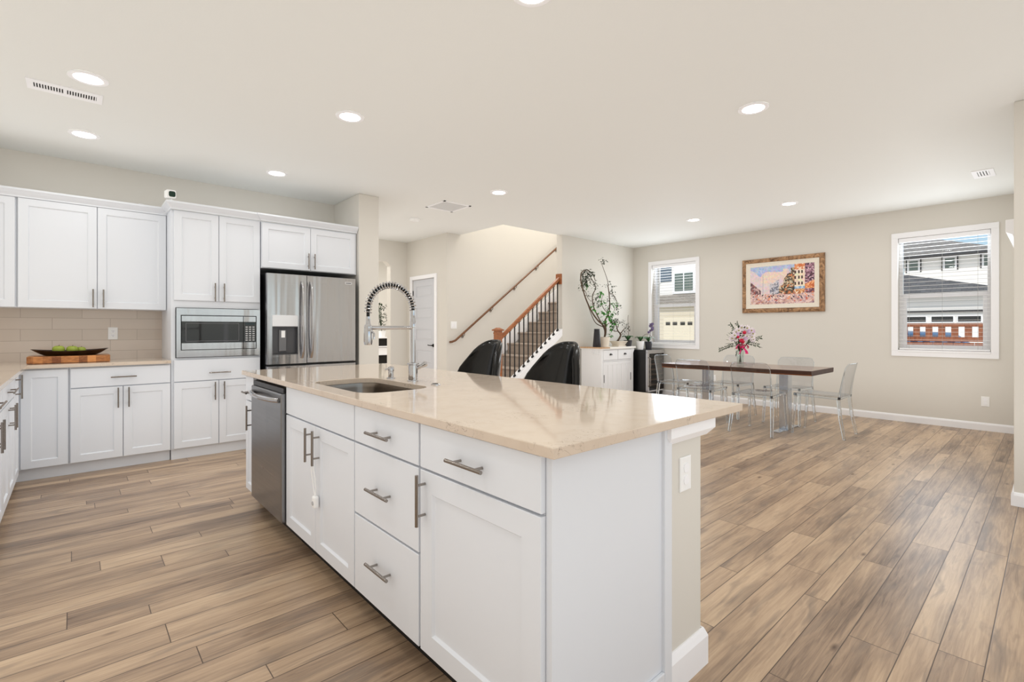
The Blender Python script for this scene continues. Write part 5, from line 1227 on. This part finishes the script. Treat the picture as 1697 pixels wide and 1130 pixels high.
for k in range(8): lv.tube([(4.62, 9.08, 1.14), (4.60 + rnd.gauss(0, 0.06), 9.08 + rnd.gauss(0, 0.06), 1.66)], 0.004, 5)
lv.build('foliage', LEAFD, t)
lamp('far_room_lamp', 'AREA', (4.0, 8.6, 2.6), 22, (1, 0.96, 0.9), 0.6, None, (0, 0, -1))

# ================================================================== OUTSIDE
struct('ground', MB().box(8.13, 60, -30, 50, -0.45, -0.35), mat('outdoor_concrete', (176, 172, 166), 0.9, var=(2, 0.1)))
LAPW = lap_material('white_lap_siding', (232, 230, 226), 0.16, 0.82); LAPC = lap_material('cream_lap_siding', (208, 198, 178), 0.18, 0.8)
SHG = shingle_material('grey_shingle', (146, 142, 136)); SHD = shingle_material('dark_slate_shingle', (104, 104, 104)); SHB = shingle_material('tan_shingle', (150, 142, 132))
WGL = mat('house_window_glass', (96, 108, 102), 0.1); DGL = mat('dark_house_glass', (40, 42, 44), 0.1); SHUT = mat('dark_shutter', (52, 52, 54), 0.6); SLATE = mat('slate_blue_siding', (92, 106, 118), 0.8)
def poly_mesh(verts, faces, name, m, parent):
    mb = MB(); V = [mb.bm.verts.new(p) for p in verts]
    for q in faces: mb.bm.faces.new([V[i] for i in q])
    return mb.build(name, m, parent)
# tall white house, 24 m beyond the window
t = thing('house', 'tall white house with a grey shingle roof and three small windows, beyond the fence', 'house', (35, 3.4, -0.35))
MB().box(32.0, 40.0, 1.75, 5.24, -0.35, 4.86).build('wall', LAPW, t)
poly_mesh([(31.3, 1.6, 4.9), (40.7, 1.6, 4.9), (40.7, 6.0, 4.9), (31.3, 6.0, 4.9), (35.4, 5.6, 6.5), (36.4, 5.6, 6.5), (36.4, 6.0, 6.5), (35.4, 6.0, 6.5), (31.3, 1.6, 4.76), (40.7, 1.6, 4.76), (40.7, 6.0, 4.76), (31.3, 6.0, 4.76)],
          [(0, 4, 7, 3), (0, 1, 5, 4), (1, 2, 6, 5), (4, 5, 6, 7), (3, 7, 6, 2), (0, 3, 11, 8), (0, 8, 9, 1), (1, 9, 10, 2), (2, 10, 11, 3), (8, 11, 10, 9)], 'roof', SHG, t)
MB().box(31.25, 31.32, 1.6, 6.0, 4.72, 4.84).build('gutter', SHUT, t)
for yc in (4.86, 3.47, 2.08):
    o = MB().box(31.95, 32.0, yc - 0.26, yc + 0.26, 4.08, 4.74).build('window', TRIM, t); MB().box(31.94, 31.96, yc - 0.18, yc + 0.18, 4.17, 4.65).build('pane', WGL, o)
    for q in (-1, 1): MB().box(31.94, 32.0, yc + q * 0.285 - 0.024, yc + q * 0.285 + 0.024, 4.08, 4.76).build('shutter', SHUT, t)
    MB().box(31.93, 32.0, yc - 0.31, yc + 0.31, 4.74, 4.82).build('lintel', SHUT, t)
# white garage in front of it
t = thing('garage', 'white garage with dark hipped roof and row of dark windows, behind the fence', 'house', (22.3, 4.3, -0.35))
MB().box(20.25, 24.3, 1.12, 7.4, -0.35, 2.30).build('wall', LAPW, t)
poly_mesh([(19.8, 0.74, 2.325), (25.35, 0.74, 2.325), (25.35, 7.8, 2.325), (19.8, 7.8, 2.325), (22.8, 4.5, 3.375), (22.8, 7.8, 3.375), (19.8, 0.74, 2.22), (25.35, 0.74, 2.22), (25.35, 7.8, 2.22), (19.8, 7.8, 2.22)],
          [(0, 4, 5, 3), (0, 1, 4), (1, 2, 5, 4), (2, 3, 5), (0, 3, 9, 6), (0, 6, 7, 1), (1, 7, 8, 2), (2, 8, 9, 3), (6, 9, 8, 7)], 'roof', SHD, t)
MB().box(20.15, 20.25, 1.15, 7.2, 1.70, 1.77).build('door_header', SHUT, t)
for yc in (1.75, 2.37, 3.02, 3.68, 4.35):
    o = MB().box(20.20, 20.25, yc - 0.28, yc + 0.28, 1.395, 1.605).build('window', TRIM, t); MB().box(20.19, 20.21, yc - 0.255, yc + 0.255, 1.42, 1.58).build('pane', DGL, o)
# cedar fence
CED = wood_material('cedar_fence', (118, 66, 44), (160, 98, 66), (6, 30, 3), 0.7)
t = thing('fence', 'red-brown cedar fence with an open slatted top, outside the right-hand window', 'fence', (12.03, 1.0, -0.35))
MB().box(11.98, 12.06, -3, 4.5, 1.235, 1.30).box(11.985, 12.05, -3, 4.5, 0.965, 1.045).build('rail', CED, t)
mb = MB(); y = -3.0
while y < 4.5: mb.box(12.0, 12.03, y, y + 0.098, 1.045, 1.235); y += 0.182
mb.build('top_slats', CED, t)
mb = MB(); y = -3.0
while y < 4.5: mb.box(12.0, 12.025, y, y + 0.135, -0.35, 0.945); y += 0.142
mb.build('boards', CED, t)
for y in (-2.9, -0.6, 2.35, 4.4): MB().box(12.03, 12.12, y - 0.045, y + 0.045, -0.35, 1.33).build('post', CED, t)
# blue car behind the fence
t = thing('car', 'blue car parked behind the slatted fence top', 'car', (12.8, 1.6, -0.35))
mb = MB(); lo = []
for y_, z0_, z1_, w_ in ((0.1, 0.1, 0.45, 0.5), (0.25, -0.1, 0.62, 0.55), (0.9, -0.12, 0.72, 0.57), (1.35, -0.12, 1.12, 0.52), (2.2, -0.12, 1.16, 0.52), (2.75, -0.12, 0.78, 0.56), (3.2, -0.05, 0.70, 0.52)):
    lo.append([(12.75 - w_, y_, z0_), (12.75 - w_, y_, 0.6 if z1_ > 0.7 else z1_ - 0.05), (12.75 - w_ * 0.75, y_, z1_), (12.75 + w_ * 0.75, y_, z1_), (12.75 + w_, y_, 0.6 if z1_ > 0.7 else z1_ - 0.05), (12.75 + w_, y_, z0_)])
mb.rings(lo).build('body', mat('blue_car_paint', (96, 132, 172), 0.25), t, True)
for y_ in (0.75, 2.6):
    for x_ in (12.2, 13.25): MB().tube([(x_, y_, -0.05), (x_ + 0.08, y_, -0.05)], 0.29, 20).build('wheel', BLACK, t)
# house beyond the corner window
t = thing('house', 'cream house with slate gable, white-framed window and garage door, beyond the corner window', 'house', (25, 12.3, -0.35))
MB().box(21.0, 30, 8.3, 17.2, -0.35, 2.32).build('garage_wall', LAPC, t)
MB().box(21.4, 30, 8.3, 17.2, 2.32, 6.3).build('upper_wall', LAPW, t)
MB().box(21.33, 21.4, 12.35, 17.1, 3.48, 4.5).build('gable_shingles', SLATE, t)
MB().prism([(20.6, 8.1, 2.40), (21.45, 8.1, 2.86), (21.45, 8.1, 2.70), (20.6, 8.1, 2.30)], (0, 9.3, 0)).build('porch_roof', SHB, t)
MB().prism([(20.9, 8.0, 6.0), (20.9, 17.5, 6.0), (20.9, 12.75, 8.7)], (9.4, 0, 0)).build('roof', SHG, t)
def hwin(y0_, y1_, z0_, z1_):
    o = MB().box(21.32, 21.4, y0_, y1_, z0_, z1_).build('window', TRIM, t); ym_ = (y0_ + y1_) / 2
    for a, b in ((y0_ + 0.12, ym_ - 0.03), (ym_ + 0.03, y1_ - 0.12)): MB().box(21.31, 21.33, a, b, z0_ + 0.12, z1_ - 0.12).build('pane', WGL, o)
hwin(11.1, 12.26, 2.86, 3.96); hwin(13.95, 15.0, 2.86, 3.9)
MB().box(21.3, 21.4, 12.9, 13.0, 3.45, 4.5).build('trim_board', TRIM, t)
o = MB().box(20.93, 21.0, 9.6, 12.5, -0.35, 1.73).build('garage_door', mat('cream_door', (214, 204, 182), 0.7), t)
for yc in (10.37, 10.76, 11.15, 11.51, 11.90, 12.26): MB().box(20.91, 20.935, yc - 0.11, yc + 0.11, 1.37, 1.515).build('pane', DGL, o)
